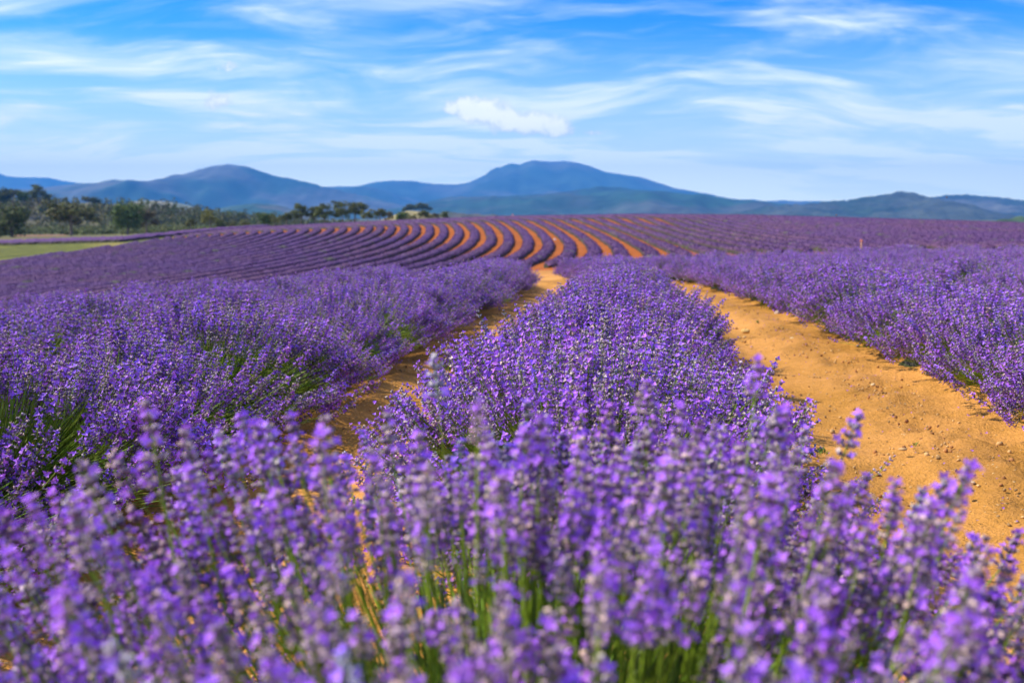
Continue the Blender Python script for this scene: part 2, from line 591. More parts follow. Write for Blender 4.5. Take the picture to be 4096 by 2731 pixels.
def build_grass_strip():
    """mown green strip beyond the left edge of the lavender block"""
    nu, nv = 160, 60
    q = np.linspace(-700, 575, nu)
    y0 = field_far_edge(q) + 1.0
    y1 = np.interp(q, [-700, 0, 300, 480, 575], [158, 158, 152, 147, 141.5])
    v = np.linspace(0, 1, nv)[:, None]
    Y = y0[None] * (1 - v) + np.maximum(y1, y0 + .05)[None] * v
    Qm = np.repeat(q[None], nv, 0)
    X = (Qm - CX) / F * Y
    Z = terrain(X, Y) + 0.06 + 0.02 * fbm(X, Y, 0, 3)
    s = 0.5 + 0.5 * np.sin(v * 38 + 1.2 * fbm(X * .1, Y * .1, 0, 8))
    C = np.array([0.125, 0.132, 0.006]) * (1 - 0.45 * s[..., None]) * (1 + 0.5 * fbm(X * 0.5, Y * 0.5, 0, 2)[..., None])
    dry = np.clip((Qm - 330) / 140, 0, 1)[..., None]
    C = C * (1 - dry) + np.array([0.24, 0.19, 0.03]) * dry
    i = np.arange(nu * nv).reshape(nv, nu)
    Qf = np.stack([i[:-1, :-1], i[:-1, 1:], i[1:, 1:], i[1:, :-1]], -1).reshape(-1, 4)
    link('mown_grass', new_mesh('mown_grass', np.stack([X, Y, Z], -1).reshape(-1, 3), Qf, C.reshape(-1, 3), M_SOIL, True), kind='structure')


build_grass_strip()


# ------------------------------------------------------------------ mountains and hills
def ridge(name, prof, Yr, front, back, seed, rough=0.25, base=-45., col=(0.030, 0.055, 0.030), nu=260, nv=70, canopy=0.0, kind='structure', q_off=400, col2=None, power=1.1):
    pr = np.array(prof, float)
    q = np.linspace(pr[0, 0] - q_off, pr[-1, 0] + q_off, nu)
    py = np.interp(q, pr[:, 0], pr[:, 1], left=pr[0, 1], right=pr[-1, 1])
    fall = np.clip(np.maximum(pr[0, 0] - q, q - pr[-1, 0]) / q_off, 0, 1)
    zr = EYE - Yr * slope(py) + Yr * 0.0009 * fbm(q / 22.0, seed * 1.9, 0, seed + 40, 4) * (Yr > 2500)
    zr = zr * (1 - fall**1.5) + base * fall**1.5
    t = np.concatenate([np.linspace(-1, 0, int(nv * 0.72)), np.linspace(0.04, 1, nv - int(nv * 0.72))])
    Tm, Qm = np.meshgrid(t, q, indexing='ij')
    X = (Qm - CX) / F * Yr
    Y = Yr + np.where(Tm < 0, Tm * front, Tm * back)
    a = np.abs(Tm)
    sx = X / (front * 0.55) ; sy = Y / (front * 1.3)
    rg = 1 - np.abs(fbm(sx, sy, 0, seed, 4) * 2.2)
    rg2 = 1 - np.abs(fbm(sx * 2.7 + 4, sy * 2.7, 0, seed + 5, 4) * 2.2)
    g = 1 - a
    shape = np.clip(g, 0, 1) ** (power)
    wob = a * (1 - a) * 4
    hgt = shape + wob * rough * (0.9 * (rg - 0.6) + 0.45 * (rg2 - 0.6))
    hgt = np.clip(hgt, 0, 1.0 - a * 0.12)
    Z = base + (zr[None] - base) * hgt
    if canopy:
        Z = Z + canopy * (fbm(X / 22, Y / 22, 0, seed + 9, 2) + 0.6 * np.abs(vn(X / 11, Y / 14, 0, seed + 3)))
    n = fbm(X / (front * .3), Y / (front * .3), 0, seed + 2, 4)[..., None]
    c1 = np.array(col); c2 = np.array(col2 if col2 is not None else np.array([0.080, 0.078, 0.060]))
    m = np.clip(0.5 + 5.0 * n, 0, 1)
    C = (c1 * (1 - m) + c2 * m) * (1 + 0.8 * fbm(X / (front * .06), Y / (front * .06), 0, seed + 6, 3)[..., None])
    i = np.arange(Y.size).reshape(Y.shape)
    Qf = np.stack([i[:-1, :-1], i[:-1, 1:], i[1:, 1:], i[1:, :-1]], -1).reshape(-1, 4)
    me = new_mesh(name, np.stack([X, Y, Z], -1).reshape(-1, 3), Qf, C.reshape(-1, 3), M_HILL, True)
    return link(name, me, kind=kind), (X, Y, Z)


ridge('distant_mountain', [(-900, 660), (-300, 672), (0, 684), (54, 704), (119, 710), (208, 711), (315, 731), (500, 760), (800, 790)], 13500, 2500, 2500, 11, 0.12)
ridge('mountain', [(1100, 752), (1300, 748), (1443, 746), (1479, 734), (1568, 722), (1657, 725), (1729, 736), (1836, 738), (1883, 728), (1912, 714), (1943, 698), (1965, 680),
                   (1985, 671), (2010, 667), (2030, 657), (2050, 655), (2080, 660), (2105, 648), (2133, 640), (2165, 643), (2193, 646), (2282, 646), (2342, 660), (2419, 689),
                   (2538, 706), (2598, 722), (2700, 758), (2785, 774), (2863, 789), (2934, 797), (3017, 800), (3060, 806), (3113, 801), (3184, 806), (3210, 814), (3321, 803), (3500, 808), (3900, 830)],
      11500, 3800, 3000, 23, 0.55, nu=300, nv=80)
ridge('mountain', [(-600, 770), (0, 762), (190, 755), (315, 736), (476, 732), (548, 722), (655, 728), (714, 713), (774, 692), (851, 667), (900, 660), (940, 657), (1012, 668), (1071, 692),
                   (1131, 707), (1238, 728), (1310, 749), (1419, 775), (1538, 802), (1610, 823), (1700, 850)],
      7800, 3000, 2500, 31, 0.60, nu=380, nv=100, col=(0.018, 0.05, 0.03))
ridge('foothills', [(1560, 845), (1681, 814), (1806, 787), (1955, 787), (2133, 779), (2230, 772), (2330, 756), (2401, 746), (2490, 752), (2640, 770), (2700, 777), (2875, 800), (2964, 813), (3100, 815), (3300, 822), (3600, 840)],
      6000, 2400, 1500, 47, 0.60, nu=380, nv=100, col=(0.016, 0.050, 0.03), col2=(0.055, 0.060, 0.045))
ridge('foothills', [(780, 850), (863, 838), (960, 822), (1040, 814), (1120, 822), (1200, 842), (1300, 862)], 3600, 700, 600, 53, 0.15, nu=120, nv=40, col=(0.02, 0.06, 0.03), q_off=150)
ridge('forested_hill', [(3560, 800), (3640, 790), (3708, 794), (3791, 782), (3886, 783), (3976, 792), (4096, 808), (4300, 800), (4700, 830)], 5600, 1500, 1000, 61, 0.30, nu=300, nv=70, canopy=10, col=(0.025, 0.035, 0.02))
ridge('forested_hill', [(2700, 868), (2976, 848), (3053, 828), (3232, 818), (3351, 803), (3470, 790), (3540, 776), (3589, 768), (3636, 774), (3708, 798), (3827, 837), (3886, 862), (4000, 895)],
      4200, 1150, 800, 67, 0.30, nu=360, nv=90, canopy=9, col=(0.022, 0.036, 0.018), col2=(0.045, 0.05, 0.03), q_off=250)
ridge('grassy_hill', [(1480, 900), (1560, 868), (1610, 849), (1640, 843), (1700, 846), (1740, 858), (1800, 880)], 950, 160, 120, 71, 0.05, nu=80, nv=30, base=-28, col=(0.25, 0.20, 0.06), col2=(0.22, 0.17, 0.06), q_off=80)
ridge('pale_field', [(450, 845), (540, 806), (620, 802), (720, 812), (800, 830)], 2600, 300, 200, 73, 0.05, nu=60, nv=30, base=-40, col=(0.30, 0.27, 0.14), col2=(0.16, 0.17, 0.08), q_off=80)
_, HILL = ridge('bush_hill', [(-900, 800), (-300, 798), (0, 806), (89, 803), (238, 815), (357, 812), (536, 820), (655, 830), (774, 847), (893, 865), (1012, 880), (1131, 893), (1400, 905)],
                720, 330, 200, 79, 0.10, nu=220, nv=80, base=-30, col=(0.066, 0.068, 0.016), col2=(0.092, 0.080, 0.028), q_off=300, power=0.9)
ridge('low_wooded_rise', [(1650, 905), (1760, 862), (1850, 855), (1920, 862), (2010, 872), (2100, 885)], 1300, 200, 200, 83, 0.05, nu=120, nv=40, base=-35, col=(0.06, 0.08, 0.04), q_off=100, canopy=5)
ridge('low_wooded_rise', [(3880, 900), (3930, 890), (3990, 878), (4096, 877), (4300, 872), (4800, 880)], 1000, 150, 150, 89, 0.05, nu=160, nv=40, base=-30, col=(0.05, 0.08, 0.03), q_off=100, canopy=4)

# ------------------------------------------------------------------ trees
ICO_V = None


def leaf_cloud(mb, centres, radii, n_each, size, col, rg):
    n = len(centres) * n_each
    idx = np.repeat(np.arange(len(centres)), n_each)
    d = unit(rg.normal(size=(n, 3)))
    r = rg.uniform(0.35, 1.05, n) ** 0.6
    pos = centres[idx] + d * radii[idx] * r[:, None]
    nrm = unit(d + 0.5 * rg.normal(size=(n, 3)) + np.array([0, 0, 0.3]))
    ref = unit(rg.normal(size=(n, 3)))
    x = unit(np.cross(nrm, ref)); y = np.cross(nrm, x)
    s = size * rg.uniform(0.5, 1.5, n)[:, None]
    V = np.stack([pos + x * s, pos - x * s * 0.5 + y * s * 0.8, pos - x * s * 0.6 - y * s * 0.7, ], 1)
    bump = nrm * s * 0.25
    V[:, 0] -= bump
    c = np.asarray(col)[None] * rg.uniform(0.65, 1.4, (n, 1)) * np.repeat(rg.uniform(0.75, 1.3, (len(centres), 1)), n_each, 0)
    c = c * np.array([1.0, 1.0, 1.0]) + rg.uniform(-0.01, 0.015, (n, 3)) * np.array([1, 0.8, 0.2])
    Fa = np.arange(n * 3).reshape(-1, 3)
    mb.add(V.reshape(-1, 3), Fa, np.repeat(np.clip(c, 0.005, 1), 3, 0))


def make_tree(seed, form, col):
    """unit-height tree; form: 'round', 'gum' (open, tiered), 'dense' (to the ground)"""
    rg = np.random.default_rng(seed)
    tb, cb = MB(), MB()
    lean = rg.normal(0, 0.03, 2)
    htr = {'round': 0.75, 'gum': 0.86, 'dense': 0.6}[form]
    k = 6
    tt = np.linspace(0, 1, k)
    pts = np.stack([lean[0] * tt + 0.015 * np.sin(tt * 5 + seed), lean[1] * tt, tt * htr - 0.02], 1)
    tubes(tb, pts[None], 0.028, 0.008, (0.20, 0.15, 0.11), 6)
    nl = {'round': 9, 'gum': 9, 'dense': 8}[form]
    cents, rad = [], []
    for i in range(nl):
        a = i * 2.4 + rg.uniform(-.4, .4)
        h0 = rg.uniform(0.28, 0.7) * (htr / 0.75)
        if form == 'gum': h0 = rg.uniform(0.22, 0.70)
        if form == 'dense': h0 = rg.uniform(0.12, 0.45)
        ln = rg.uniform(0.16, 0.30) * (1.15 if form == 'round' else 0.9)
        up = rg.uniform(0.10, 0.26)
        b0 = np.array([np.interp(h0, pts[:, 2], pts[:, 0]), np.interp(h0, pts[:, 2], pts[:, 1]), h0])
        e = b0 + np.array([math.cos(a) * ln, math.sin(a) * ln, up])
        m = (b0 + e) / 2 + np.array([0, 0, -0.02])
        tubes(tb, np.array([[b0, m, e]]), 0.012, 0.004, (0.22, 0.17, 0.12), 4)
        for j in range(3):
            cents.append(e + rg.normal(0, 0.05, 3)); rad.append(np.array([1, 1, 0.8]) * rg.uniform(0.07, 0.125))
    top = pts[-1]
    for j in range(7):
        cents.append(top + rg.normal(0, 1, 3) * np.array([0.11, 0.11, 0.06])); rad.append(np.array([1, 1, 0.7]) * rg.uniform(0.07, 0.13))
    if form == 'dense':
        for j in range(16):
            a = rg.uniform(0, 6.28); h = rg.uniform(0.12, 0.8)
            r = 0.27 * math.sqrt(max(0.05, 1 - ((h - 0.4) / 0.55) ** 2)) * rg.uniform(.5, 1)
            cents.append(np.array([math.cos(a) * r, math.sin(a) * r, h])); rad.append(np.array([1, 1, 0.9]) * rg.uniform(0.09, 0.14))
    cents = np.array(cents); rad = np.array(rad)
    zmax = (cents[:, 2] + rad[:, 2]).max()
    cents[:, 2] *= 1.0
    leaf_cloud(cb, cents, rad * 1.35, 75, 0.026, col, rg)
    return tb.mesh('trunk', M_BARK), cb.mesh('crown', M_LEAF), zmax


TREES = [make_tree(1, 'dense', (0.065, 0.075, 0.022)), make_tree(2, 'round', (0.085, 0.085, 0.026)), make_tree(3, 'gum', (0.095, 0.105, 0.030)),
         make_tree(4, 'gum', (0.085, 0.090, 0.030)), make_tree(5, 'round', (0.13, 0.125, 0.030)), make_tree(6, 'dense', (0.08, 0.11, 0.03)), make_tree(7, 'gum', (0.105, 0.085, 0.045))]
_proto = {}


def tree(kind, px, top, base, Y, wide=1.0, label='', group=None, rot=0.0, cat='tree'):
    tm, cm, zmax = TREES[kind]
    if kind not in _proto:
        e = bpy.data.objects.new('gum_tree', None); COL.objects.link(e)
        link('trunk', tm, e); link('crown', cm, e)
        _proto[kind] = e
    else:
        e = dup(_proto[kind])
    x, y, zb = at(px, base, Y)
    _, _, zt = at(px, top, Y)
    h = (zt - zb) / zmax
    e.location = (x, y, zb)
    e.scale = (h * wide, h * wide, h)
    e.rotation_euler = (0, 0, rot + kind)
    for k_ in ('label', 'category', 'group', 'kind'):
        if k_ in e: del e[k_]
    tag(e, label, cat, group)
    return e


EDGE = 'trees along the far edge of the lavender field'
tree(0, 45, 812, 952, 250, 1.25, 'dark bushy tree at the extreme left edge beside the brown paddock', None)
tree(1, 285, 798, 946, 262, 1.45, 'broad dark olive tree standing right of the brown ploughed paddock', None, 1.0)
tree(5, 510, 804, 938, 270, 1.25, 'tall full tree with green crown above the far tip of the grass strip', None, 2.0)
tree(6, 585, 835, 932, 280, 1.3, 'sparse brownish tree just right of the tall full green one', None)
tree(1, 765, 872, 922, 270, 1.2, 'small rounded dark tree left of the bushier one at the field edge', None, 3)
tree(4, 842, 840, 922, 272, 1.35, 'bushy yellow-green tree with small companions before the wooded slope', None)
tree(0, 885, 878, 920, 268, 1.2, 'low dark shrubby tree at the right foot of the bushy yellow-green tree', None, 2)
tree(1, 925, 882, 918, 300, 1.5, 'low olive bush, left one of two low bushes before the blue mountain', None, 4)
tree(4, 985, 878, 912, 300, 1.5, 'low yellowish bush, right one of two low bushes before the blue mountain', None, 1)
tree(5, 1060, 848, 905, 290, 1.6, 'round-topped green tree first in the line left of the tall gums', None, 1)
tree(4, 1100, 862, 903, 288, 1.5, 'yellow-green bush leaning on the round-topped green tree', None, 5)
tree(3, 1148, 850, 902, 290, 1.3, 'slim short gum left of the first tall gum in the crest line', None, 2)
tree(2, 1202, 813, 902, 290, 1.25, 'first tall gum from the left in the crest line, crown standing clear', None, 0)
tree(3, 1262, 826, 900, 292, 1.2, 'left half of the joined pair of gums second in the crest line', None, 4)
tree(2, 1300, 814, 900, 288, 1.3, 'right, taller half of the joined pair of gums in the crest line', None, 2.5)
tree(2, 1372, 803, 898, 290, 1.25, 'tallest gum with tiered crown in the middle of the crest line', None, 1.2)
tree(3, 1422, 808, 896, 294, 1.35, 'leaning gum touching the right side of the tallest crest-line gum', None, 3)
tree(4, 1472, 836, 895, 284, 1.25, 'yellow-green lower gum right of the tallest crest-line gums', None, 2)
tree(3, 1520, 834, 893, 288, 1.25, 'flat-topped open gum left of the dry grassy hill', None, 1.9)
tree(6, 1556, 846, 892, 300, 1.3, 'thin brownish gum at the left foot of the dry grassy hill', None, 1)
tree(5, 1608, 846, 890, 284, 1.7, 'rounded bright green tree standing before the dry grassy hill', None, 2)
tree(4, 1652, 856, 888, 290, 1.5, 'small round tree between the rounded green tree and the twin gums', None, 2)
tree(3, 1692, 841, 887, 288, 1.35, 'dark open gum before the right shoulder of the grassy hill', None, 2)
tree(4, 1715, 848, 886, 294, 1.2, 'narrow yellow-green gum right behind the dark open gum', None, 0)
tree(6, 1742, 852, 886, 300, 1.3, 'greyish thin gum between two darker crest gums near the wooded rise', None, 0)
tree(2, 1774, 844, 884, 290, 1.5, 'last gum on the right of the line, flat dark crown', None, 4)
tree(0, 8, 752, 812, 640, 1.5, 'dark ridge tree cut by the left edge of the photograph', None, 2)
tree(1, 52, 750, 812, 640, 1.4, 'dark clump-like ridge tree second from the left edge', None, 2)
tree(5, 92, 762, 812, 640, 1.3, 'small dark ridge tree left of the tall pale one', None, 2)
tree(6, 130, 760, 812, 660, 1.1, 'short wispy ridge tree beside the tall pale gum', None, 2)
tree(2, 158, 738, 813, 650, 1.35, 'tall pale gum standing above the ridge line on the far left', None, 0.6)
tree(3, 190, 775, 814, 650, 1.1, 'low pale gum at the right foot of the tall ridge gum', None, 0.6)
tree(1, 350, 783, 820, 700, 1.5, 'small round ridge tree, left of a pair on the wooded ridge', None, 0.6)
tree(0, 382, 787, 820, 700, 1.5, 'small round ridge tree, right of a pair on the wooded ridge', None, 3)
for i, (px, tp) in enumerate([(1622, 826), (1640, 816), (1660, 820), (1678, 810), (1697, 814), (1715, 826)]):
    tree((0, 3, 1, 2, 3, 1)[i], px, tp, 850, 1050, 1.5, f'{ordinal(i + 1)} hazy small tree from the left in the clump behind the dry grassy hill', 'hazy trees behind the grassy hill', i)


def build_wood():
    """the scrubby forest that covers the hill on the left, one mass"""
    rg = np.random.default_rng(5)
    X, Y, Z = HILL
    n = 9000
    ii = rg.integers(0, X.shape[0] - 1, n); jj = rg.integers(0, X.shape[1] - 1, n)
    ok = (Z[ii, jj] > -27)
    ii, jj = ii[ok], jj[ok]
    f1, f2 = rg.random(len(ii)), rg.random(len(ii))
    px = X[ii, jj] * (1 - f2) + X[ii, jj + 1] * f2
    py = Y[ii, jj] * (1 - f1) + Y[ii + 1, jj] * f1
    pz = Z[ii, jj] * (1 - f1) + Z[ii + 1, jj] * f1
    dens = fbm(px / 60, py / 60, 0, 77, 3)
    keep = rg.random(len(px)) < np.clip(0.85 + 1.6 * dens, 0.25, 1)
    px, py, pz = px[keep], py[keep], pz[keep]
    m = len(px)
    h = rg.uniform(3.0, 8.0, m)
    cents = np.stack([px, py, pz + h * 0.5], 1)
    rad = np.stack([h * .38, h * .38, h * .48], 1)
    mb = MB()
    hue = rg.random(m)
    for k, col in enumerate([(0.060, 0.068, 0.011), (0.074, 0.074, 0.014), (0.088, 0.076, 0.022)]):
        s = (hue * 3).astype(int) == k
        leaf_cloud(mb, cents[s], rad[s] * 1.15, 26, 0.80, col, rg)
    link('woodland', mb.mesh('woodland', M_LEAF), kind='stuff', label='scrubby olive woodland covering the hill behind the left of the field')
    # loose bushes along the foot of the hill
    mb = MB()
    m = 420
    q = rg.uniform(-300, 1050, m)
    Yb = rg.uniform(285, 420, m)
    x = (q - CX) / F * Yb
    h = rg.uniform(1.2, 4.2, m)
    ok = ~((q > 60) & (q < 275) & (Yb < 335))
    x, Yb, h = x[ok], Yb[ok], h[ok]
    z = terrain(x, Yb)
    leaf_cloud(mb, np.stack([x, Yb, z + h * .4], 1), np.stack([h * .55, h * .55, h * .5], 1), 60, 0.32, (0.10, 0.11, 0.04), rg)
    link('undergrowth', mb.mesh('undergrowth', M_LEAF), kind='stuff', label='olive scrub and bushes along the foot of the wooded hill')


build_wood()

# ------------------------------------------------------------------ mid-field rows
ROW_TOP = np.array([0.105, 0.046, 0.130])
ROW_TOP2 = np.array([0.125, 0.056, 0.100])
ROW_SIDE = np.array([0.050, 0.045, 0.016])


def row_mesh(xf, y0, y1, seed, width=1.00, height=0.40, step=0.29, tint=1.0, tufts=True):
    rg = np.random.default_rng(seed)
    ys = [y0]
    while ys[-1] < y1:
        ys.append(ys[-1] + step * max(1.0, ys[-1] / 90.0))
    ys = np.array(ys)
    xs = xf(ys) + 0.16 * fbm(ys / 5.0, seed * 2.3, 0, seed + 51, 3)
    dx = np.gradient(xs, ys)
    tl = np.sqrt(1 + dx * dx)
    nx, ny = 1 / tl, -dx / tl
    s = np.cumsum(np.concatenate([[0], np.hypot(np.diff(xs), np.diff(ys))]))
    K = 11
    th = np.linspace(0, np.pi, K)
    w = width / 2 * (1 + 0.14 * fbm(s / 0.9, seed * 3.1, 0, seed, 3) + 0.06 * np.sin(s * 2 * np.pi / 0.95 + seed))
    h = height * (1 + 0.17 * fbm(s / 0.8, seed * 1.7, 0, seed + 4, 3))
    capv = np.clip(np.minimum(s, s[-1] - s) / 0.5, 0.02, 1)
    cap = np.sqrt(1 - (1 - capv) ** 2)
    w = w * cap; h = h * (0.35 + 0.65 * cap)
    off = -np.cos(th)[None] * np.abs(np.cos(th))[None] ** -0.15
    off = np.where(np.isfinite(off), off, 0)
    hz = np.sin(th)[None] ** 0.62
    S = np.repeat(s[:, None], K, 1)
    bumpn = fbm(S / 0.34, th[None] * 2.6, 0, seed + 9, 2)
    rr = 1 + 0.11 * bumpn
    X = xs[:, None] + nx[:, None] * off * w[:, None] * rr
    Y = ys[:, None] + ny[:, None] * off * w[:, None] * rr
    Zg = terrain(xs, ys)[:, None]
    Z = Zg - 0.05 + hz * h[:, None] * rr + 0.03
    hh = np.clip(hz + 0.35 * bumpn, 0, 1)
    m = np.clip((hh - 0.42) / 0.35, 0, 1)[..., None]
    v = np.clip(0.5 + 1.2 * fbm(X / 6, Y / 6, 0, 90, 3), 0, 1)[..., None]
    top = ROW_TOP * v + ROW_TOP2 * (1 - v)
    C = (ROW_SIDE * (1 - m) + top * m) * (1 + 0.38 * bumpn[..., None]) * tint
    # a few gappy, greener plants
    gap = np.clip((fbm(S[..., None] / 1.3, seed * 9.7, 0, seed + 30, 2) - 0.37) * 8, 0, 1)
    C = C * (1 - 0.7 * gap) + np.array([0.10, 0.12, 0.03]) * 0.7 * gap
    a, b = X.shape
    i = np.arange(a * b).reshape(a, b)
    Q = np.stack([i[:-1, :-1], i[1:, :-1], i[1:, 1:], i[:-1, 1:]], -1).reshape(-1, 4)
    tri = np.concatenate([Q[:, [0, 1, 2]], Q[:, [0, 2, 3]]])
    mb = MB()
    mb.add(np.stack([X, Y, Z], -1).reshape(-1, 3), tri, C.reshape(-1, 3))
    if tufts:
        # upright flower tufts that roughen the outline
        n = int(s[-1] * 26)
        si = rg.uniform(0, s[-1], n)
        si = si[rg.random(n) < np.clip(75.0 / np.interp(si, s, ys), 0.25, 1)]
        n = len(si)
        tj = rg.uniform(0.12, 0.88, n) * np.pi
        yi = np.interp(si, s, ys); xi = np.interp(si, s, xs)
        wi = np.interp(si, s, w); hi = np.interp(si, s, h)
        nxi = np.interp(si, s, nx); nyi = np.interp(si, s, ny)
        o = -np.cos(tj) * wi
        base = np.stack([xi + nxi * o, yi + nyi * o, terrain(xi, yi) + np.sin(tj) ** 0.62 * hi * 0.9], 1)
        d = unit(np.stack([nxi * -np.cos(tj), nyi * -np.cos(tj), np.sin(tj) + 0.35], 1) + 0.25 * rg.normal(size=(n, 3)))
        ln = rg.uniform(0.07, 0.17, n)[:, None]
        sd_ = unit(np.cross(d, rg.normal(size=(n, 3)))) * 0.035
        Vt = np.stack([base - sd_, base + sd_, base + d * ln], 1).reshape(-1, 3)
        c = (ROW_TOP * 1.1)[None] * rg.uniform(0.6, 1.45, (n, 1)) * tint
        mb.add(Vt, np.arange(n * 3).reshape(-1, 3), np.repeat(c, 3, 0))
    return mb


def build_midfield():
    for n in range(-46, 50):
        ys = np.linspace(60, 184, 400)
        xs = midrow(n, ys)
        q = CX + F * xs / ys
        start = 60.5 + 1.2 * math.sin(n * 1.7) + (1.0 if n > 9 else 0)
        ok = (ys > start) & (ys < field_far_edge(q)) & (q > -260) & (q < 4360)
        if ok.sum() < 12:
            continue
        y0, y1 = ys[ok][0], ys[ok][-1]
        mb = row_mesh(lambda y, n=n: midrow(n, y), y0, y1, 300 + n)
        o = link('lavender_row', mb.mesh('lavender_row', M_ROW))
        if n < -9:
            lab = f'{ordinal(-9 - n)} close-set mauve row left of the orange-striped rows, running down to the left'
        elif n <= 12:
            lab = f'{ordinal(n + 10)} mauve row from the left where orange soil shows between curving rows on the slope'
        else:
            lab = f'{ordinal(n - 12)} mauve row to the right of the orange stripes, slanting across the right-hand slope'
        tag(o, lab, 'lavender row', 'mauve lavender rows on the far slope')
    # the detached strip beyond the mown grass
    for j in range(8):
        q = np.linspace(-400, 1080, 700)
        Yc = np.interp(q, [-400, 0, 300, 500, 800, 1080], [163, 160.5, 155, 151, 164, 176]) + j * 1.9
        x = (q - CX) / F * Yc
        # reuse the row builder along x instead of y
        mb = strip_mesh(x, Yc, 700 + j)
        o = link('lavender_row', mb.mesh('lavender_row', M_ROW))
        tag(o, f'{ordinal(j + 1)} thin purple row counted outward from the mown green strip on the far left', 'lavender row', 'thin rows behind the mown green strip')


def strip_mesh(x, y, seed):
    s = np.cumsum(np.concatenate([[0], np.hypot(np.diff(x), np.diff(y))]))
    K = 8
    th = np.linspace(0, np.pi, K)
    tx, ty = np.gradient(x, s), np.gradient(y, s)
    S = np.repeat(s[:, None], K, 1)
    bn = fbm(S / 0.7, th[None] * 2.2, 0, seed, 3)
    rr = 1 + 0.35 * bn
    X = x[:, None] + (-ty)[:, None] * -np.cos(th)[None] * 0.62 * rr
    Y = y[:, None] + tx[:, None] * -np.cos(th)[None] * 0.62 * rr
    Z = terrain(x, y)[:, None] + np.sin(th)[None] ** 0.7 * 0.55 * rr
    m = np.clip((np.sin(th)[None] + 0.3 * bn - 0.4) / 0.3, 0, 1)[..., None]
    C = (ROW_SIDE * (1 - m) + ROW_TOP * m) * (1 + 0.5 * bn[..., None])
    i = np.arange(X.size).reshape(X.shape)
    Q = np.stack([i[:-1, :-1], i[1:, :-1], i[1:, 1:], i[:-1, 1:]], -1).reshape(-1, 4)
    mb = MB()
    mb.add(np.stack([X, Y, Z], -1).reshape(-1, 3), np.concatenate([Q[:, [0, 1, 2]], Q[:, [0, 2, 3]]]), C.reshape(-1, 3))
    return mb


build_midfield()

# ------------------------------------------------------------------ lavender flower heads
VIOLET = np.array([0.42, 0.120, 0.80])
VIOLET2 = np.array([0.58, 0.22, 0.88])
CALYX = np.array([0.225, 0.150, 0.215])
CALYX2 = np.array([0.50, 0.37, 0.40])
FADED = np.array([0.85, 0.62, 0.47])
STEMC = np.array([0.20, 0.29, 0.022])
LEAFC = np.array([0.085, 0.125, 0.03])


def bipyr(sides):
    a = np.arange(sides) * 2 * np.pi / sides
    V = np.concatenate([[[0, 0, 0]], np.stack([np.cos(a) * 0.5, np.sin(a) * 0.5, np.full(sides, 0.55)], 1), [[0, 0, 1]]])
    Fa = []
    for i in range(sides):
        j = (i + 1) % sides
        Fa += [[0, 1 + j, 1 + i], [sides + 1, 1 + i, 1 + j]]
    return V, np.array(Fa)


def corolla(petals):
    """small open flower facing +z, petals are separate lobes"""
    V, Fa = [], []
    for i in range(petals):
        a = i * 2 * np.pi / petals
        w = 0.85 * np.pi / petals
        b = len(V)
        V += [[0, 0, -0.25], [math.cos(a - w) * 0.5, math.sin(a - w) * 0.5, 0.05], [math.cos(a), math.sin(a), 0.22], [math.cos(a + w) * 0.5, math.sin(a + w) * 0.5, 0.05]]
        Fa += [[b, b + 1, b + 2], [b, b + 2, b + 3]]
    return np.array(V), np.array(Fa)


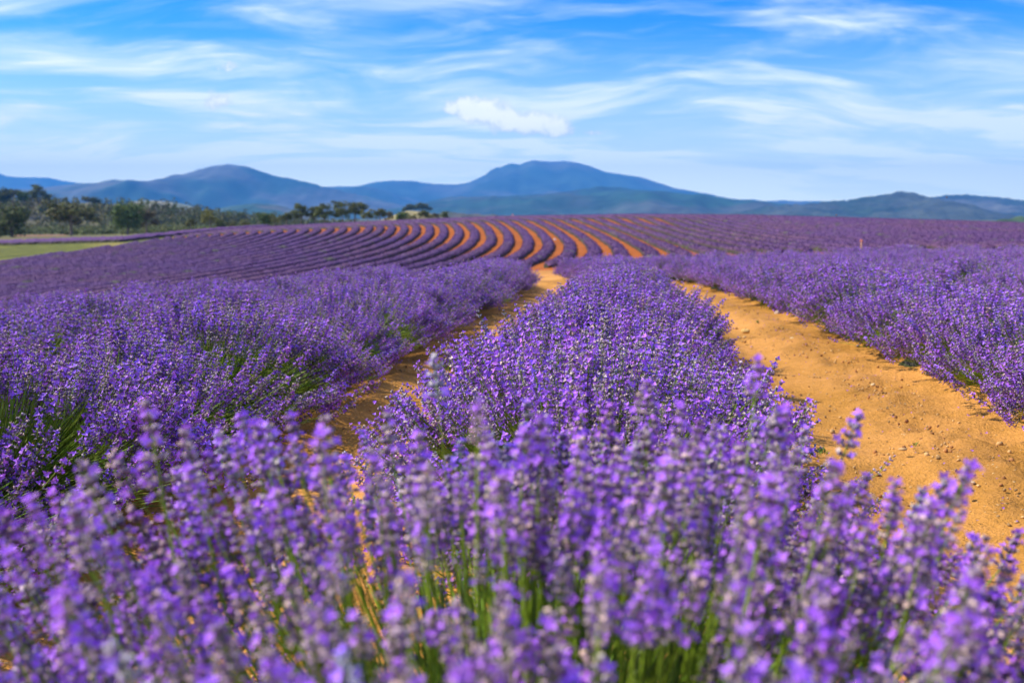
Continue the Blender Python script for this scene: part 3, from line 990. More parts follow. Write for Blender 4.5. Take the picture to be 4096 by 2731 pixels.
def make_head(seed, lod):
    rg = np.random.default_rng(seed)
    mb = MB()
    L = rg.uniform(0.042, 0.060)
    nW, nC = {0: (5, 7), 1: (5, 4), 2: (3, 4)}[lod]
    if lod == 0: L *= 0.72
    zs = np.linspace(0, L, nW)
    if rg.random() < 0.45:
        zs = np.concatenate([[-0.018 - rg.uniform(0, .012)], zs])
    bV, bF = bipyr(3)
    fV, fF = corolla({0: 4, 1: 3, 2: 2}[lod])
    bloom = rg.uniform(0.15, 0.42) if lod == 0 else (rg.uniform(0.3, 0.65) if lod == 1 else rg.uniform(0.5, 0.85))
    old = seed % 4 == 0
    if old: bloom = 0.10
    if seed % 4 == 1 and lod < 2: bloom = 0.60
    Tp, D, S, K = [], [], [], []
    Tf, Df, Sf, Cf = [], [], [], []
    for wi, z in enumerate(zs):
        f = np.clip(z / L, 0, 1)
        tilt = np.radians(72 - 46 * f)
        cl = (0.0106 if lod == 0 else 0.0085) * (1.05 - 0.25 * f) * (1.25 if lod else 1) * (1.35 if lod == 2 else 1)
        for c in range(nC if f < 0.95 else nC - 2):
            a = c * 2 * np.pi / nC + wi * 0.5 + rg.uniform(-.25, .25)
            tl = tilt + rg.uniform(-.2, .2)
            d = np.array([math.cos(a) * math.sin(tl), math.sin(a) * math.sin(tl), math.cos(tl)])
            p = np.array([0, 0, z + rg.uniform(-.0015, .0015)]) + d * 0.0012
            Tp.append(p); D.append(d); ln = cl * rg.uniform(.85, 1.15)
            wd = (0.0050 if lod == 0 else 0.0042) * (1.4 if lod else 1) * (1.3 if lod == 2 else 1)
            S.append([wd, wd, ln])
            t = rg.random() ** (0.5 if old else 1.3)
            K.append((CALYX * (1 - t) + CALYX2 * t) * rg.uniform(.75, 1.3))
            r = rg.random()
            if r < bloom:
                Tf.append(p + d * ln * 1.05); Df.append(unit(d + 0.35 * rg.normal(size=3))); Sf.append(rg.uniform(.0042, .0072) * (1.25 if lod == 1 else 1.6 if lod == 2 else 1))
                u = rg.random(); Cf.append((VIOLET * (1 - u) + VIOLET2 * u) * rg.uniform(.85, 1.15))
            elif r < bloom + 0.26:
                Tf.append(p + d * ln * 0.95); Df.append(unit(d + 0.5 * rg.normal(size=3))); Sf.append(rg.uniform(.0022, .0036) * (1.3 if lod else 1)); Cf.append(FADED * rg.uniform(.7, 1.25))
    Tp = np.array(Tp); D = np.array(D); S = np.array(S)
    stamp(mb, (bV, bF, np.ones((len(bV), 3))), Tp, frames(D), S, np.array(K))
    if Tf:
        s = np.array(Sf)
        stamp(mb, (fV, fF, np.ones((len(fV), 3))), np.array(Tf), frames(np.array(Df)), np.stack([s, s, s], 1), np.array(Cf))
    # the stalk running up the middle of the whorls
    tubes(mb, np.array([[[0, 0, min(zs[0], 0)], [0, 0, L * .5], [0, 0, L]]]), 0.0012, 0.0008, STEMC, 3)
    return mb.arr()


HEADS = {0: [make_head(100 + i, 0) for i in range(12)], 1: [make_head(200 + i, 1) for i in range(12)], 2: [make_head(300 + i, 2) for i in range(10)]}


def head_tint(n, rg):
    b = rg.uniform(0.78, 1.25, (n, 1))
    h = rg.normal(0, 0.06, (n, 1))
    return b * np.concatenate([1 + h, 1 - h * .5, 1 - h], 1)


def bush_points(rg, R, Hh, n, nclump=34, spread=0.15, lowest=86, up=0.55, even=0.35, gaps=0.0, gseed=0.0, flank=0.0):
    """tips and directions of the flower heads of one plant (origin at its foot)"""
    ct = rg.uniform(math.cos(math.radians(lowest)), 1, nclump) ** 0.9
    cth = np.arccos(np.clip(ct, 0, 1)); cph = rg.uniform(0, 2 * np.pi, nclump); cr = rg.uniform(0.82, 1.13, nclump)
    i = rg.integers(0, nclump, n)
    th = cth[i] + rg.normal(0, spread, n); ph = cph[i] + rg.normal(0, spread, n) / np.maximum(np.sin(cth[i]), 0.25)
    rho = cr[i] * (1 + rg.normal(0, 0.05, n))
    ev = rg.random(n) < even
    th = np.where(ev, np.arccos(rg.uniform(math.cos(math.radians(lowest)), 1, n)), th)
    ph = np.where(ev, rg.uniform(0, 2 * np.pi, n), ph)
    rho = np.where(ev, rg.uniform(0.80, 1.03, n), rho)
    th = np.clip(np.abs(th), 0, math.radians(lowest + 5))
    if gaps > 0:
        sx_, sy_, sz_ = np.sin(th) * np.cos(ph), np.sin(th) * np.sin(ph), np.cos(th)
        g_ = fbm(sx_ * 2.6 + gseed, sy_ * 2.6, sz_ * 3.4, 60, 2)
        band = np.exp(-((np.degrees(th) - 61) / 15.0) ** 2)
        k_ = rg.random(n) > np.clip((g_ + 0.02 - 0.10 * (1 - band) + flank * band) * 9, 0, 1) * gaps
        th, ph, rho = th[k_], ph[k_], rho[k_]
        n = len(th)
    h0 = 0.13
    o = np.stack([np.sin(th) * np.cos(ph), np.sin(th) * np.sin(ph), np.cos(th)], 1)
    tip = np.stack([o[:, 0] * R * rho, o[:, 1] * R * rho, h0 + (Hh - h0) * o[:, 2] * rho], 1)
    tip[:, 2] = np.maximum(tip[:, 2], 0.05 + rg.uniform(0, 0.06, n))
    base = np.stack([o[:, 0] * R * 0.30, o[:, 1] * R * 0.30, 0.08 + 0.10 * o[:, 2]], 1) + rg.normal(0, 0.02, (n, 3)) * np.array([1, 1, .3])
    d = unit(o + np.array([0, 0, up]) + rg.normal(0, 0.13, (n, 3)))
    return tip, base, d


def stems_for(mb, tip, base, d, rg, k=4, r=0.0011, sides=3):
    L = np.linalg.norm(tip - base, axis=1, keepdims=True)
    c1 = base + unit(tip - base + np.array([0, 0, 0.10])) * L * 0.35
    c2 = tip - d * L * 0.30
    t = np.linspace(0, 1, k)[None, :, None]
    pts = (1 - t)**3 * base[:, None] + 3 * (1 - t)**2 * t * c1[:, None] + 3 * (1 - t) * t**2 * c2[:, None] + t**3 * tip[:, None]
    col = STEMC[None] * rg.uniform(0.8, 1.9, (len(tip), 1)) * (1 + rg.normal(0, .12, (len(tip), 3)) * np.array([1, .4, .5]))
    tubes(mb, pts, r, r * 0.8, np.clip(col, .01, 1), sides)


def foliage_for(mb, rg, R, Hh, n, size=1.0):
    """grey-green leaves and bare shoots at the heart of the plant, over a woody dark core"""
    th = np.arccos(rg.uniform(0.05, 1, n)); ph = rg.uniform(0, 2 * np.pi, n)
    o = np.stack([np.sin(th) * np.cos(ph), np.sin(th) * np.sin(ph), np.cos(th)], 1)
    f = rg.uniform(0.25, 0.66, n)[:, None]
    p = o * np.array([R, R, Hh]) * f
    p[:, 2] += 0.03
    d = unit(o + np.array([0, 0, 0.7]) + rg.normal(0, 0.3, (n, 3)))
    L = rg.uniform(0.035, 0.09, n)[:, None] * size
    sd_ = unit(np.cross(d, rg.normal(size=(n, 3)))) * 0.0028 * size
    V = np.stack([p - sd_, p + sd_, p + d * L * .6 + sd_ * .8, p + d * L], 1)
    c = (LEAFC[None] * rg.uniform(0.5, 1.8, (n, 1))) * (1 + rg.normal(0, 0.1, (n, 3)))
    i = np.arange(n) * 4
    Fa = np.concatenate([np.stack([i, i + 1, i + 2], 1), np.stack([i, i + 2, i + 3], 1)])
    mb.add(V.reshape(-1, 3), Fa, np.repeat(np.clip(c, .005, 1), 4, 0))
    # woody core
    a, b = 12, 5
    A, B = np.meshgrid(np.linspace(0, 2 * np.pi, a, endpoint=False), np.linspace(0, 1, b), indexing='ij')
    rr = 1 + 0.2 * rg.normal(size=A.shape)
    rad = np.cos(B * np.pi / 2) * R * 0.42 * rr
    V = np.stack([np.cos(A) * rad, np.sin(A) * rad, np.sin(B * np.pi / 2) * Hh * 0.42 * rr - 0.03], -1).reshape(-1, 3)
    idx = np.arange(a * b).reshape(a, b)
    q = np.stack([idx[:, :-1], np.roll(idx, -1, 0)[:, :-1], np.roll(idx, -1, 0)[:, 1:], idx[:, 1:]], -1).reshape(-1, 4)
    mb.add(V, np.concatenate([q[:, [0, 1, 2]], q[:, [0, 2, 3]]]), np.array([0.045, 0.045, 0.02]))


def heads_for(mb, tip, d, lod, rg, scale=1.0, gain=1.0):
    n = len(tip)
    H_ = HEADS[lod]
    pick = rg.integers(0, len(H_), n)
    R = frames(d)
    s = rg.uniform(0.65, 1.15, n) * scale
    tint = head_tint(n, rg) * np.array([gain * 0.96, gain, gain])
    for k in range(len(H_)):
        m = pick == k
        stamp(mb, H_[k], tip[m], R[m], np.stack([s[m]] * 3, 1), tint[m])


def hero_bush(name, x, y, R, Hh, n, seed, lod, label, head_scale, squash=1.0, keep=None, nclump=34, even=0.35, up=0.55, lowest=86, gaps=0.0, stretch=1.0):
    rg = np.random.default_rng(seed)
    zg = T(x, y)
    root = link(name, None, None, (x, y, zg), label, 'lavender bush')
    tip, base, d = bush_points(rg, R, Hh, n, nclump=nclump, even=even, up=up, lowest=lowest, gaps=gaps, gseed=seed * 1.1)
    tall = rg.random(len(tip)) < 0.05
    tip[tall] *= np.array([1.0, 1.0, 1.05])
    tip[:, 1] *= squash; tip[:, 0] *= stretch; base[:, 0] *= stretch
    if keep is not None:
        k = keep(tip + np.array([x, y, zg]), rg)
        tip, base, d = tip[k], base[k], d[k]
    # 300 heads that show largest become single parts
    wp = tip + np.array([x, y, zg])
    dz = wp - np.array([0, 0, EYE])
    c = wp[:, 1] * math.cos(P) - dz[:, 2] * math.sin(P)
    v = wp[:, 1] * math.sin(P) + dz[:, 2] * math.cos(P)
    sx = CX + F * wp[:, 0] / c; sy = CY - F * v / c
    vis = (c > 0.25) & (sx > -20) & (sx < W + 20) & (sy > 0) & (sy < HH + 60)
    facing = -(unit(tip - np.array([0, 0, 0.1])) * unit(dz)).sum(1)
    score = np.where(vis, 1.0 / np.maximum(c, 0.1) + 0.6 * facing, -9)
    order = np.argsort(-score)
    single = order[:300]
    rest = order[300:]
    single = single[vis[single]]
    R_ = frames(d)
    hm = [new_mesh('flower_head', *h, mat=M_FLOWER) for h in HEADS[lod]]
    sm = []
    for k in range(6):
        mb = MB()
        bend = rg.uniform(-0.03, 0.03, 2)
        t = np.linspace(0, 1, 5)
        pts = np.stack([bend[0] * t**2, bend[1] * t**2, -t * 0.34], 1)
        tubes(mb, pts[None], 0.0012, 0.0017, STEMC * (1.1 + 0.15 * k), 4)
        if k % 2 == 0:     # a pair of narrow leaves on the stalk
            for sgn in (1, -1):
                p = np.array([bend[0] * .16, bend[1] * .16, -0.13 - 0.02 * k])
                q_ = p + np.array([0.012 * sgn, 0.004, 0.028])
                mb.add([p + [0, .0012, 0], p - [0, .0012, 0], q_], [[0, 1, 2]], STEMC * 1.2)
        sm.append(mb.mesh('flower_stem', M_STEM))
    for i in single:
        Mx = np.eye(4); L_ = np.linalg.norm(tip[i] - base[i])
        s_ = float(rg.uniform(.55, 1.08)) * head_scale
        Mx[:3, :3] = R_[i] * s_
        Mx[:3, 3] = tip[i]
        st = bpy.data.objects.new('flower_stem', sm[rg.integers(0, len(sm))])
        COL.objects.link(st)
        st.parent = root
        st.matrix_local = Matrix(Mx.tolist())
        hd = bpy.data.objects.new('flower_head', hm[rg.integers(0, len(hm))])
        COL.objects.link(hd)
        hd.parent = st
    if len(rest):
        mb = MB()
        heads_for(mb, tip[rest], d[rest], lod, rg, head_scale)
        link('flower_heads', mb.mesh('flower_heads', M_FLOWER), root, kind='stuff')
        mb = MB()
        stems_for(mb, tip[rest], base[rest], d[rest], rg, 5)
        t2, b2, d2 = bush_points(rg, R * 0.84, Hh * 0.86, 700, nclump=40, even=0.7, up=up)
        t2[:, 0] *= stretch
        stems_for(mb, t2, b2, d2, rg, 4, 0.0018)
        link('stems', mb.mesh('stems', M_STEM), root, kind='stuff')
    mb = MB()
    foliage_for(mb, rg, R, Hh, 4200, 1.15)
    link('foliage', mb.mesh('foliage', M_LEAF), root, kind='stuff')
    return root


def keep_front(wp, rg):
    # the near, low middle of the plant shows bare green stalks
    r = rg.random(len(wp))
    q = CX + F * wp[:, 0] / np.maximum(wp[:, 1], .1)
    hole = (q > 1350) & (q < 2900) & (wp[:, 1] < 0.90) & (wp[:, 1] > 0.5)
    near = np.linalg.norm(wp - np.array([0, 0, EYE]), axis=1) < 0.50
    return ~(hole & (r < 0.45)) & ~near


hero_bush('lavender_bush', 0.02, 0.97, 0.63, 0.570, 1750, 41, 0,
          'blurred nearest lavender bush filling the bottom of the picture', 1.12, keep=keep_front, nclump=70, even=0.35, up=0.75, stretch=1.14)
hero_bush('lavender_bush', 0.20, 2.40, 0.57, 0.50, 1900, 42, 1,
          'sharp full lavender bush in the middle row, just behind the blurred nearest one', 1.15, nclump=60, even=0.42, gaps=0.7)


# shared bushes for the rest of the near block
def bush_variant(seed, lod, n, R=0.56, Hh=0.45, scale=1.2, nleaf=900, flank=0.03):
    rg = np.random.default_rng(seed)
    tip, base, d = bush_points(rg, R, Hh, n, nclump=30, even=0.40, gaps=0.93, gseed=seed * 1.37, flank=flank)
    mb = MB(); heads_for(mb, tip, d, lod, rg, scale, 0.80)
    heads = mb.mesh('flower_heads', M_FLOWER)
    mb = MB()
    stems_for(mb, tip, base, d, rg, 4 if lod < 2 else 3, 0.0012 if lod < 2 else 0.0018)
    foliage_for(mb, rg, R, Hh, nleaf, 1.0 if lod < 2 else 1.7)
    t2, b2, d2 = bush_points(rg, R * 0.86, Hh * 0.84, 700 if lod < 2 else 260, nclump=30, even=0.7)
    stems_for(mb, t2, b2, d2, rg, 3, 0.0016 if lod < 2 else 0.003)
    green = mb.mesh('stems_and_leaves', M_STEM)
    return heads, green


VAR_MID = [bush_variant(500 + i, 1, 1300, scale=1.28) for i in range(2)]
VAR_FLANK = [bush_variant(560 + i, 1, 1650, R=0.60, Hh=0.48, flank=0.27, scale=1.3) for i in (0, 2)]
VAR_LOW = [bush_variant(520 + i, 2, 1150, scale=1.35, nleaf=500) for i in range(3)]


def bush_objects(parent_root, heads, green):
    h = link('flower_heads', heads, parent_root, kind='stuff')
    g = link('stems_and_leaves', green, parent_root, kind='stuff')
    return h, g


def visible(x, y, margin=900):
    q = CX + F * x / max(y, 0.3)
    return -margin < q < W + margin


def build_near_rows():
    rg = np.random.default_rng(99)
    names = {0: 'middle row', -1: 'row left of the left sandy track', 1: 'row right of the right sandy track'}
    for n in (0, -1, 1):
        start = {0: 3.55, -1: 2.2, 1: 2.9}[n]
        end = {0: 22.3, -1: 21.0, 1: 25.5}[n]
        y = start
        count = 0
        while y < end:
            x = float(spine(n, y))
            if visible(x, y, 1000 + 1200 / y):
                count += 1
                v = (VAR_FLANK if n == -1 and y < 9 else VAR_MID if y < 7.5 else VAR_LOW)
                hd, gr = v[rg.integers(0, len(v))]
                root = link('lavender_bush', None, None, (x, y, T(x, y)))
                bush_objects(root, hd, gr)
                root.rotation_euler = (0, 0, rg.uniform(0, 6.28))
                sc_ = rg.uniform(0.86, 1.10)
                hs = sc_ * rg.uniform(0.93, 1.08)
                if n == -1 and y < 9: sc_ *= 1.08
                root.scale = (sc_, sc_, hs)
                if n == 0:
                    lab = (f'{ordinal(count)} lavender bush behind the sharp one in the middle row' if count <= 6
                           else 'softly blurred lavender bush in the distant part of the middle row')
                else:
                    lab = (f'{ordinal(count)} nearest lavender bush in the {names[n]}' if count <= 6
                           else f'softly blurred lavender bush further back in the {names[n]}')
                tag(root, lab, 'lavender bush', {0: 'lavender bushes of the middle row', -1: 'lavender bushes of the row left of the left track', 1: 'lavender bushes of the row right of the right track'}[n])
            ds = 0.80
            dxs = float(spine(n, y + .1) - spine(n, y)) / .1
            y += ds / math.sqrt(1 + dxs * dxs)
    # rows further out: each row one thing, its bushes its parts
    for n in (-2, -3, -4, -5, 2, 3, 4, 5, 6, 7):
        y = 2.5
        end = 18.5 if n < 0 else 25.5 + 0.8 * n
        k = abs(n)
        root = None
        cnt = 0
        while y < end:
            x = float(spine(n, y))
            if visible(x, y, 300 + 600 / y):
                if root is None:
                    side = 'left' if n < 0 else 'right'
                    root = link('lavender_row', None, None, (x, y, T(x, y)),
                                f'violet lavender row, {ordinal(k)} beyond the {side} sandy track', 'lavender row', f'near lavender rows stacked up to the {side}')
                    ox, oy, oz = x, y, T(x, y)
                v = VAR_LOW if y > 6.5 else VAR_MID
                hd, gr = v[rg.integers(0, len(v))]
                b = link('flower_heads', hd, root, (x - ox, y - oy, T(x, y) - oz))
                b['kind'] = 'stuff'
                b.name = 'bush'
                g = link('stems_and_leaves', gr, b, kind='stuff')
                b.rotation_euler = (0, 0, rg.uniform(0, 6.28))
                s_ = rg.uniform(0.88, 1.14)
                b.scale = (s_ * 1.04, s_ * 1.04, s_ * rg.uniform(.95, 1.08))
            y += 0.82


build_near_rows()

# ------------------------------------------------------------------ things lying on or standing in the field
def stone_template(seed, sub=1):
    rg = np.random.default_rng(seed)
    t = (1 + 5 ** 0.5) / 2
    V = unit(np.array([[-1, t, 0], [1, t, 0], [-1, -t, 0], [1, -t, 0], [0, -1, t], [0, 1, t], [0, -1, -t], [0, 1, -t], [t, 0, -1], [t, 0, 1], [-t, 0, -1], [-t, 0, 1]], float))
    Fa = np.array([[0, 11, 5], [0, 5, 1], [0, 1, 7], [0, 7, 10], [0, 10, 11], [1, 5, 9], [5, 11, 4], [11, 10, 2], [10, 7, 6], [7, 1, 8], [3, 9, 4], [3, 4, 2], [3, 2, 6], [3, 6, 8], [3, 8, 9], [4, 9, 5], [2, 4, 11], [6, 2, 10], [8, 6, 7], [9, 8, 1]])
    for _ in range(sub):
        cache = {}
        V = list(map(tuple, V))
        nf = []
        def mid(a, b):
            key = (min(a, b), max(a, b))
            if key not in cache:
                m = unit(np.array(V[a]) + np.array(V[b])); V.append(tuple(m)); cache[key] = len(V) - 1
            return cache[key]
        for a, b, c in Fa:
            x, y, z = mid(a, b), mid(b, c), mid(c, a)
            nf += [[a, x, z], [b, y, x], [c, z, y], [x, y, z]]
        V = np.array(V); Fa = np.array(nf)
    V = V * (1 + 0.32 * fbm(V[:, 0] * 1.3 + seed, V[:, 1] * 1.3, V[:, 2] * 1.3, seed, 2))[:, None]
    return V, Fa


def ground_hit(px, py):
    Ys = np.linspace(0.8, 200, 12000)
    s = float(slope(py))
    k = (px - CX) / F / (math.cos(P) - (py - CY) / F * math.sin(P))
    z = terrain(k * Ys, Ys)
    i = np.argmax((EYE - Ys * s) < z)
    return k * Ys[i], Ys[i], float(z[i])


def stone(px, py, wpx, flat, col, label, seed):
    x, y, z = ground_hit(px, py)
    r = wpx / 2 / F * y
    V, Fa = stone_template(seed, 2)
    me = new_mesh('stone', V * r * np.array([1, 0.8, flat]), Fa, np.tile(np.array(col), (len(V), 1)), M_STONE, True)
    o = link('stone', me, None, (x, y, z + r * flat * 0.45), label, 'stone')
    o.rotation_euler = (0, 0, seed)


stone(2982, 1330, 36, 0.6, (0.60, 0.38, 0.11), 'largest pale ochre stone on the right sandy track', 3)
stone(2958, 1354, 18, 0.6, (0.55, 0.36, 0.12), 'left of two small stones just below the largest ochre stone', 4)
stone(2978, 1352, 16, 0.7, (0.50, 0.31, 0.12), 'right of two small stones just below the largest ochre stone', 5)
stone(3612, 1801, 36, 0.35, (0.45, 0.28, 0.11), 'flat brown stone alone on the right track above the tall flower stalk', 6)
stone(3492, 1543, 24, 0.5, (0.62, 0.43, 0.20), 'pale stone at the crumbly edge below the right lavender row', 7)
stone(3112, 1258, 34, 0.7, (0.40, 0.29, 0.20), 'grey-brown stone beneath the green weed of the right row', 8)
stone(3168, 1355, 18, 0.5, (0.60, 0.45, 0.22), 'pale pebble right of the largest ochre stone', 9)
stone(3200, 1343, 24, 0.6, (0.25, 0.13, 0.06), 'dark clod beside the violet flowers fallen on the right track', 10)
stone(2220, 960, 12, 0.6, (0.75, 0.70, 0.66), 'white stone on an orange strip between two far rows', 11)
stone(3860, 1968, 28, 0.3, (0.50, 0.33, 0.15), 'thin brown stone flake low on the right track', 12)
stone(3892, 1935, 20, 0.5, (0.66, 0.47, 0.22), 'small pale stone above the thin flake on the right track', 13)


def build_gravel():
    rg = np.random.default_rng(12)
    mb = MB()
    tm = [stone_template(40 + i, 0) for i in range(4)]
    n = 5600
    y = rg.uniform(1.6, 26, n) ** 1.0
    y = 1.5 + (rg.random(n) ** 1.7) * 22
    side = rg.choice([0.5, -0.5, 0.5], n)
    k = rg.choice([0, 1], n, p=[.35, .65])
    off = np.where(rg.random(n) < 0.6, rg.choice([-1, 1], n) * rg.normal(0.40, 0.10, n), rg.uniform(-.5, .5, n))
    x = np.array([float(spine(0, yy)) for yy in y]) + np.where(k == 1, 1.0, -1.0) * PITCH / 2 + off
    clod = rg.random(n) < 0.16
    r = rg.uniform(0.0025, 0.008, n) * np.where(rg.random(n) < .03, 1.8, 1)
    z = terrain(x, y) - 0.030 + 0.035
    s0 = np.interp(y, SP_Y, SP_X); ph = (x - s0) / PITCH * 2 * np.pi
    z = terrain(x, y) + 0.035 * np.cos(ph) + 0.014 * np.cos(3 * ph) + 0.030 * fbm(x * 1.1, y * 1.1, 0, 3, 3) + 0.030 * fbm(x * 4.5, y * 4.5, 0, 5, 3) * np.clip(9 - y, 0, 1)
    col = np.array([0.47, 0.28, 0.10])[None] * rg.uniform(.5, 1.35, (n, 1))
    col = np.where(clod[:, None], np.array([0.36, 0.155, 0.045]) * rg.uniform(.6, 1.2, (n, 1)), col)
    r = np.where(clod, r * 1.4, r)
    pick = rg.integers(0, 4, n)
    for i in range(4):
        m = pick == i
        V, Fa = tm[i]
        stamp(mb, (V, Fa, np.ones((len(V), 3))), np.stack([x, y, z + r * .3], 1)[m], frames(rg.normal(size=(m.sum(), 3))), np.stack([r, r, r * .7], 1)[m], col[m])
    link('gravel', mb.mesh('gravel', M_STONE), kind='stuff', label='small pale stones and crumbs scattered over the sandy tracks')


build_gravel()


def build_petals():
    rg = np.random.default_rng(15)
    n = 2600
    y = 1.8 + (rg.random(n) ** 1.5) * 12
    k = rg.choice([-1, 0, 1], n)
    side = rg.choice([-1, 1], n)
    x = np.interp(y, SP_Y, SP_X) + k * PITCH + side * np.abs(rg.normal(0.62, 0.13, n))
    s0 = np.interp(y, SP_Y, SP_X); ph = (x - s0) / PITCH * 2 * np.pi
    z = terrain(x, y) + 0.035 * np.cos(ph) + 0.014 * np.cos(3 * ph) + 0.030 * fbm(x * 1.1, y * 1.1, 0, 3, 3) + 0.030 * fbm(x * 4.5, y * 4.5, 0, 5, 3) * np.clip(9 - y, 0, 1)
    V, Fa = corolla(3)
    mb = MB()
    s = rg.uniform(.004, .008, n)
    u = rg.random((n, 1))
    c = VIOLET * u + np.array([0.30, 0.20, 0.14]) * (1 - u)
    stamp(mb, (V, Fa, np.ones((len(V), 3))), np.stack([x, y, z + 0.012], 1), frames(np.array([0, 0, 1.]) + 0.4 * rg.normal(size=(n, 3))), np.stack([s, s, s], 1), c)
    link('fallen_petals', mb.mesh('fallen_petals', M_FLOWER), kind='stuff', label='fallen violet petals and dry crumbs along the foot of the rows')


build_petals()


def weed(px, py, size, label, seed, n=60, col=(0.10, 0.16, 0.03), tall=1.0):
    rg = np.random.default_rng(seed)
    x, y, z = ground_hit(px, py)
    mb = MB()
    a = rg.uniform(0, 6.28, n); t = rg.uniform(0.1, 1.1, n)
    d = np.stack([np.cos(a) * np.sin(t), np.sin(a) * np.sin(t), np.cos(t) * tall], 1)
    L = size * rg.uniform(.4, 1, n)[:, None]
    p = rg.normal(0, size * .15, (n, 3)) * np.array([1, 1, 0])
    m_ = p + d * L * .55
    e = p + d * L - np.array([0, 0, 0.2]) * L
    sd_ = unit(np.cross(d, [0, 0, 1.])) * size * 0.05
    V = np.stack([p, m_ - sd_, m_ + sd_, e], 1).reshape(-1, 3)
    V[:, 2] = np.maximum(V[:, 2], 0)
    i = np.arange(n) * 4
    Fa = np.concatenate([np.stack([i, i + 1, i + 2], 1), np.stack([i + 1, i + 3, i + 2], 1)])
    c = np.repeat(np.array(col)[None] * rg.uniform(.6, 1.5, (n, 1)), 4, 0)
    mb.add(V, Fa, c)
    link('weed', mb.mesh('weed', M_LEAF), None, (x, y, z + 0.005), label, 'weed')


weed(3105, 1243, 0.36, 'bright green weed clump at the foot of the right lavender row', 1, 160, (0.14, 0.20, 0.03), 1.6)
weed(2655, 1122, 0.34, 'green weed clump where the right track fades behind the middle row', 2, 160, (0.12, 0.19, 0.03), 1.6)
weed(3030, 1295, 0.05, 'tiny green seedling between largest ochre stone and right row', 3, 26)
weed(3660, 1792, 0.035, 'tiny green seedling right of the flat brown stone', 4, 22)
weed(1790, 1485, 0.12, 'green seedling beside the left track, left of the sharp bush', 5, 50, (0.13, 0.22, 0.02))
weed(2255, 1158, 0.10, 'small green tuft on the left track near its far bend', 6, 40)
weed(2215, 1118, 0.08, 'smaller green tuft farthest up the left track', 7, 40)
weed(1275, 1835, 0.05, 'dark green seedling in the shade on the left track', 8, 30)
weed(3285, 1825, 0.05, 'green sprig by the outermost flowers of the sharp bush', 9, 30)


def petal_flower():
    x, y, z = ground_hit(3935, 1880)
    mb = MB()
    V, Fa = corolla(5)
    mb.add(V * 0.012 + [0, 0, .006], Fa, (0.75, 0.60, 0.02))
    link('fallen_blossom', mb.mesh('fallen_blossom', M_FLOWER), None, (x, y, z + 0.012), 'small yellow blossom lying on the right sandy track', 'flower')


petal_flower()


def bee(px, py, Y, length, label, heading, seed):
    root = link('bee', None, None, at(px, py, Y), label, 'bee')
    V, Fa = stone_template(77, 2)
    V = unit(V)
    def part(name, off, r, colf, m=M_PAINT):
        VV = V * np.array(r) + np.array(off)
        link(name, new_mesh(name, VV, Fa, np.array([colf(v) for v in V]), m, True), root)
    amber, dark = (0.42, 0.19, 0.03), (0.03, 0.018, 0.01)
    part('abdomen', (-0.26, 0, 0), (0.27, 0.15, 0.14), lambda v: amber if math.sin(v[0] * 9) > -0.1 else dark)
    part('thorax', (0.10, 0, 0.03), (0.16, 0.15, 0.15), lambda v: (0.22, 0.12, 0.04))
    part('head', (0.32, 0, 0.0), (0.09, 0.11, 0.10), lambda v: dark)
    for sgn in (1, -1):
        pts = np.array([[0.12, 0.04 * sgn, 0.15], [0.18, 0.40 * sgn, 0.27], [0.02, 0.52 * sgn, 0.29], [-0.16, 0.36 * sgn, 0.25], [-0.05, 0.08 * sgn, 0.16]])
        pts2 = pts + [0, 0, 0.006]
        VV = np.concatenate([pts, pts2])
        FF = [[0, 1, 2], [0, 2, 3], [0, 3, 4], [5, 7, 6], [5, 8, 7], [5, 9, 8]] + [[i, (i + 1) % 5, i + 5] for i in range(5)] + [[(i + 1) % 5, (i + 1) % 5 + 5, i + 5] for i in range(5)]
        link('wing', new_mesh('wing', VV, FF, np.tile([0.35, 0.27, 0.20], (10, 1)), M_LEAF), root)
    for sgn in (1, -1):
        for k in range(3):
            mb = MB()
            tubes(mb, np.array([[[0.16 - k * .09, 0.08 * sgn, -0.06], [0.16 - k * .13, 0.2 * sgn, -0.1], [0.14 - k * .16, 0.22 * sgn, -0.26]]]), 0.014, 0.008, dark, 3)
            link('leg', mb.mesh('leg', M_PAINT), root)
    root.scale = (length,) * 3
    root.rotation_euler = (0.2, 0.35, heading)


bee(3045, 2105, 0.80, 0.024, 'amber and dark bee among the blurred nearest flowers', -0.7, 1)
bee(3318, 2160, 0.86, 0.013, 'small brown bee low among the blurred flowers right of the amber bee', 0.4, 2)
bee(3202, 1112, 4.2, 0.015, 'honey-coloured bee hovering over the row right of the right track', 0.1, 3)
bee(3787, 790, 4.5, 0.011, 'tiny reddish bee flying against the forested hills on the right', 0.3, 4)
bee(2518, 1053, 4.0, 0.009, 'tiny orange bee above the far end of the middle row', 0.9, 5)
bee(3346, 861, 5.0, 0.012, 'tiny yellowish bee in the air above the right-hand crest', 0.2, 6)


def box_part(mb, x0, x1, y0, y1, z0, z1, col):
    V = [[x, y, z] for z in (z0, z1) for y in (y0, y1) for x in (x0, x1)]
    Fa = [[0, 2, 3], [0, 3, 1], [4, 5, 7], [4, 7, 6], [0, 1, 5], [0, 5, 4], [2, 6, 7], [2, 7, 3], [0, 4, 6], [0, 6, 2], [1, 3, 7], [1, 7, 5]]
    mb.add(V, Fa, col)


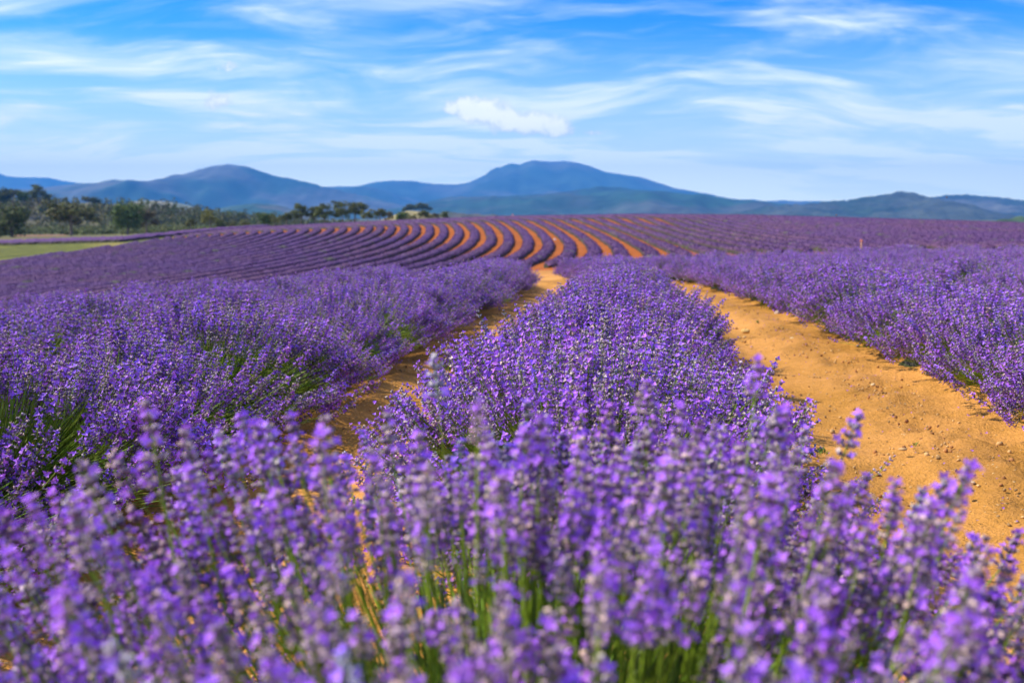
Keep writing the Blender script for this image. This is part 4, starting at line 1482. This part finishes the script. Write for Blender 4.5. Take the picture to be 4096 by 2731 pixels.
def build_stake():
    x, y, _ = at(3446, 960, 46)
    z = T(x, y)
    top = at(3446, 958, 46)[2]
    root = link('marker_stake', None, None, (x, y, z), 'thin orange-tinted wooden stake rising behind the right lavender block', 'stake')
    mb = MB(); h = top - z
    box_part(mb, -.026, .026, -.02, .02, -0.2, h - .10, (0.50, 0.27, 0.16))
    link('post', mb.mesh('post', M_BARK), root)
    mb = MB()
    tubes(mb, np.array([[[0, 0, h - .10], [0, 0, h - .03], [0, 0, h]]]), 0.055, 0.045, (0.62, 0.22, 0.12), 6)
    link('cap', mb.mesh('cap', M_PAINT), root)


build_stake()


def build_hive():
    x, y, _ = at(3640, 990, 50)
    z = T(x, y)
    top = at(3640, 983, 50)[2]
    root = link('blue_box', None, None, (x, y, z), 'small blue box with white lid peeping over the right lavender block', 'box')
    h = top - z
    mb = MB(); box_part(mb, -.115, .115, -.10, .10, 0, h - .05, (0.06, 0.12, 0.42)); link('body', mb.mesh('body', M_PAINT), root)
    mb = MB(); box_part(mb, -.13, .13, -.12, .12, h - .047, h, (0.70, 0.74, 0.80)); link('lid', mb.mesh('lid', M_PAINT), root)


build_hive()


def build_marker():
    x, y, z = at(2051, 873, 166)
    z = T(x, y)
    root = link('marker_post', None, None, (x, y, z), 'tiny red and white marker on the crest of the far slope', 'marker')
    t = at(2051, 857, 166)[2] - z
    mb = MB(); box_part(mb, -.14, .14, -.05, .05, 0, t * .8, (0.60, 0.30, 0.28)); link('post', mb.mesh('post', M_PAINT), root)
    mb = MB(); box_part(mb, -.10, .10, -.06, .06, t * .802, t, (0.65, 0.12, 0.08)); link('cap', mb.mesh('cap', M_PAINT), root)


build_marker()

# ------------------------------------------------------------------ haze
def build_haze():
    x0, x1, y0, y1, z0, z1 = -19000, 19000, -400, 14600, -60, 740
    V = [[x, y, z] for z in (z0, z1) for y in (y0, y1) for x in (x0, x1)]
    Fa = [[0, 2, 3, 1], [4, 5, 7, 6], [0, 1, 5, 4], [2, 6, 7, 3], [0, 4, 6, 2], [1, 3, 7, 5]]
    m = bpy.data.materials.new('haze')
    m.use_nodes = True
    w = NT(m.node_tree)
    v = w.n('ShaderNodeVolumePrincipled', None, Color=(0.075, 0.37, 0.84, 1), Density=0.000094, Anisotropy=0.0)
    out = w.n('ShaderNodeOutputMaterial')
    w.t.links.new(v.outputs[0], out.inputs['Volume'])
    me = new_mesh('haze', V, Fa, None, m)
    link('haze', me, kind='stuff', label='blue haze filling the air over the whole valley')


build_haze()
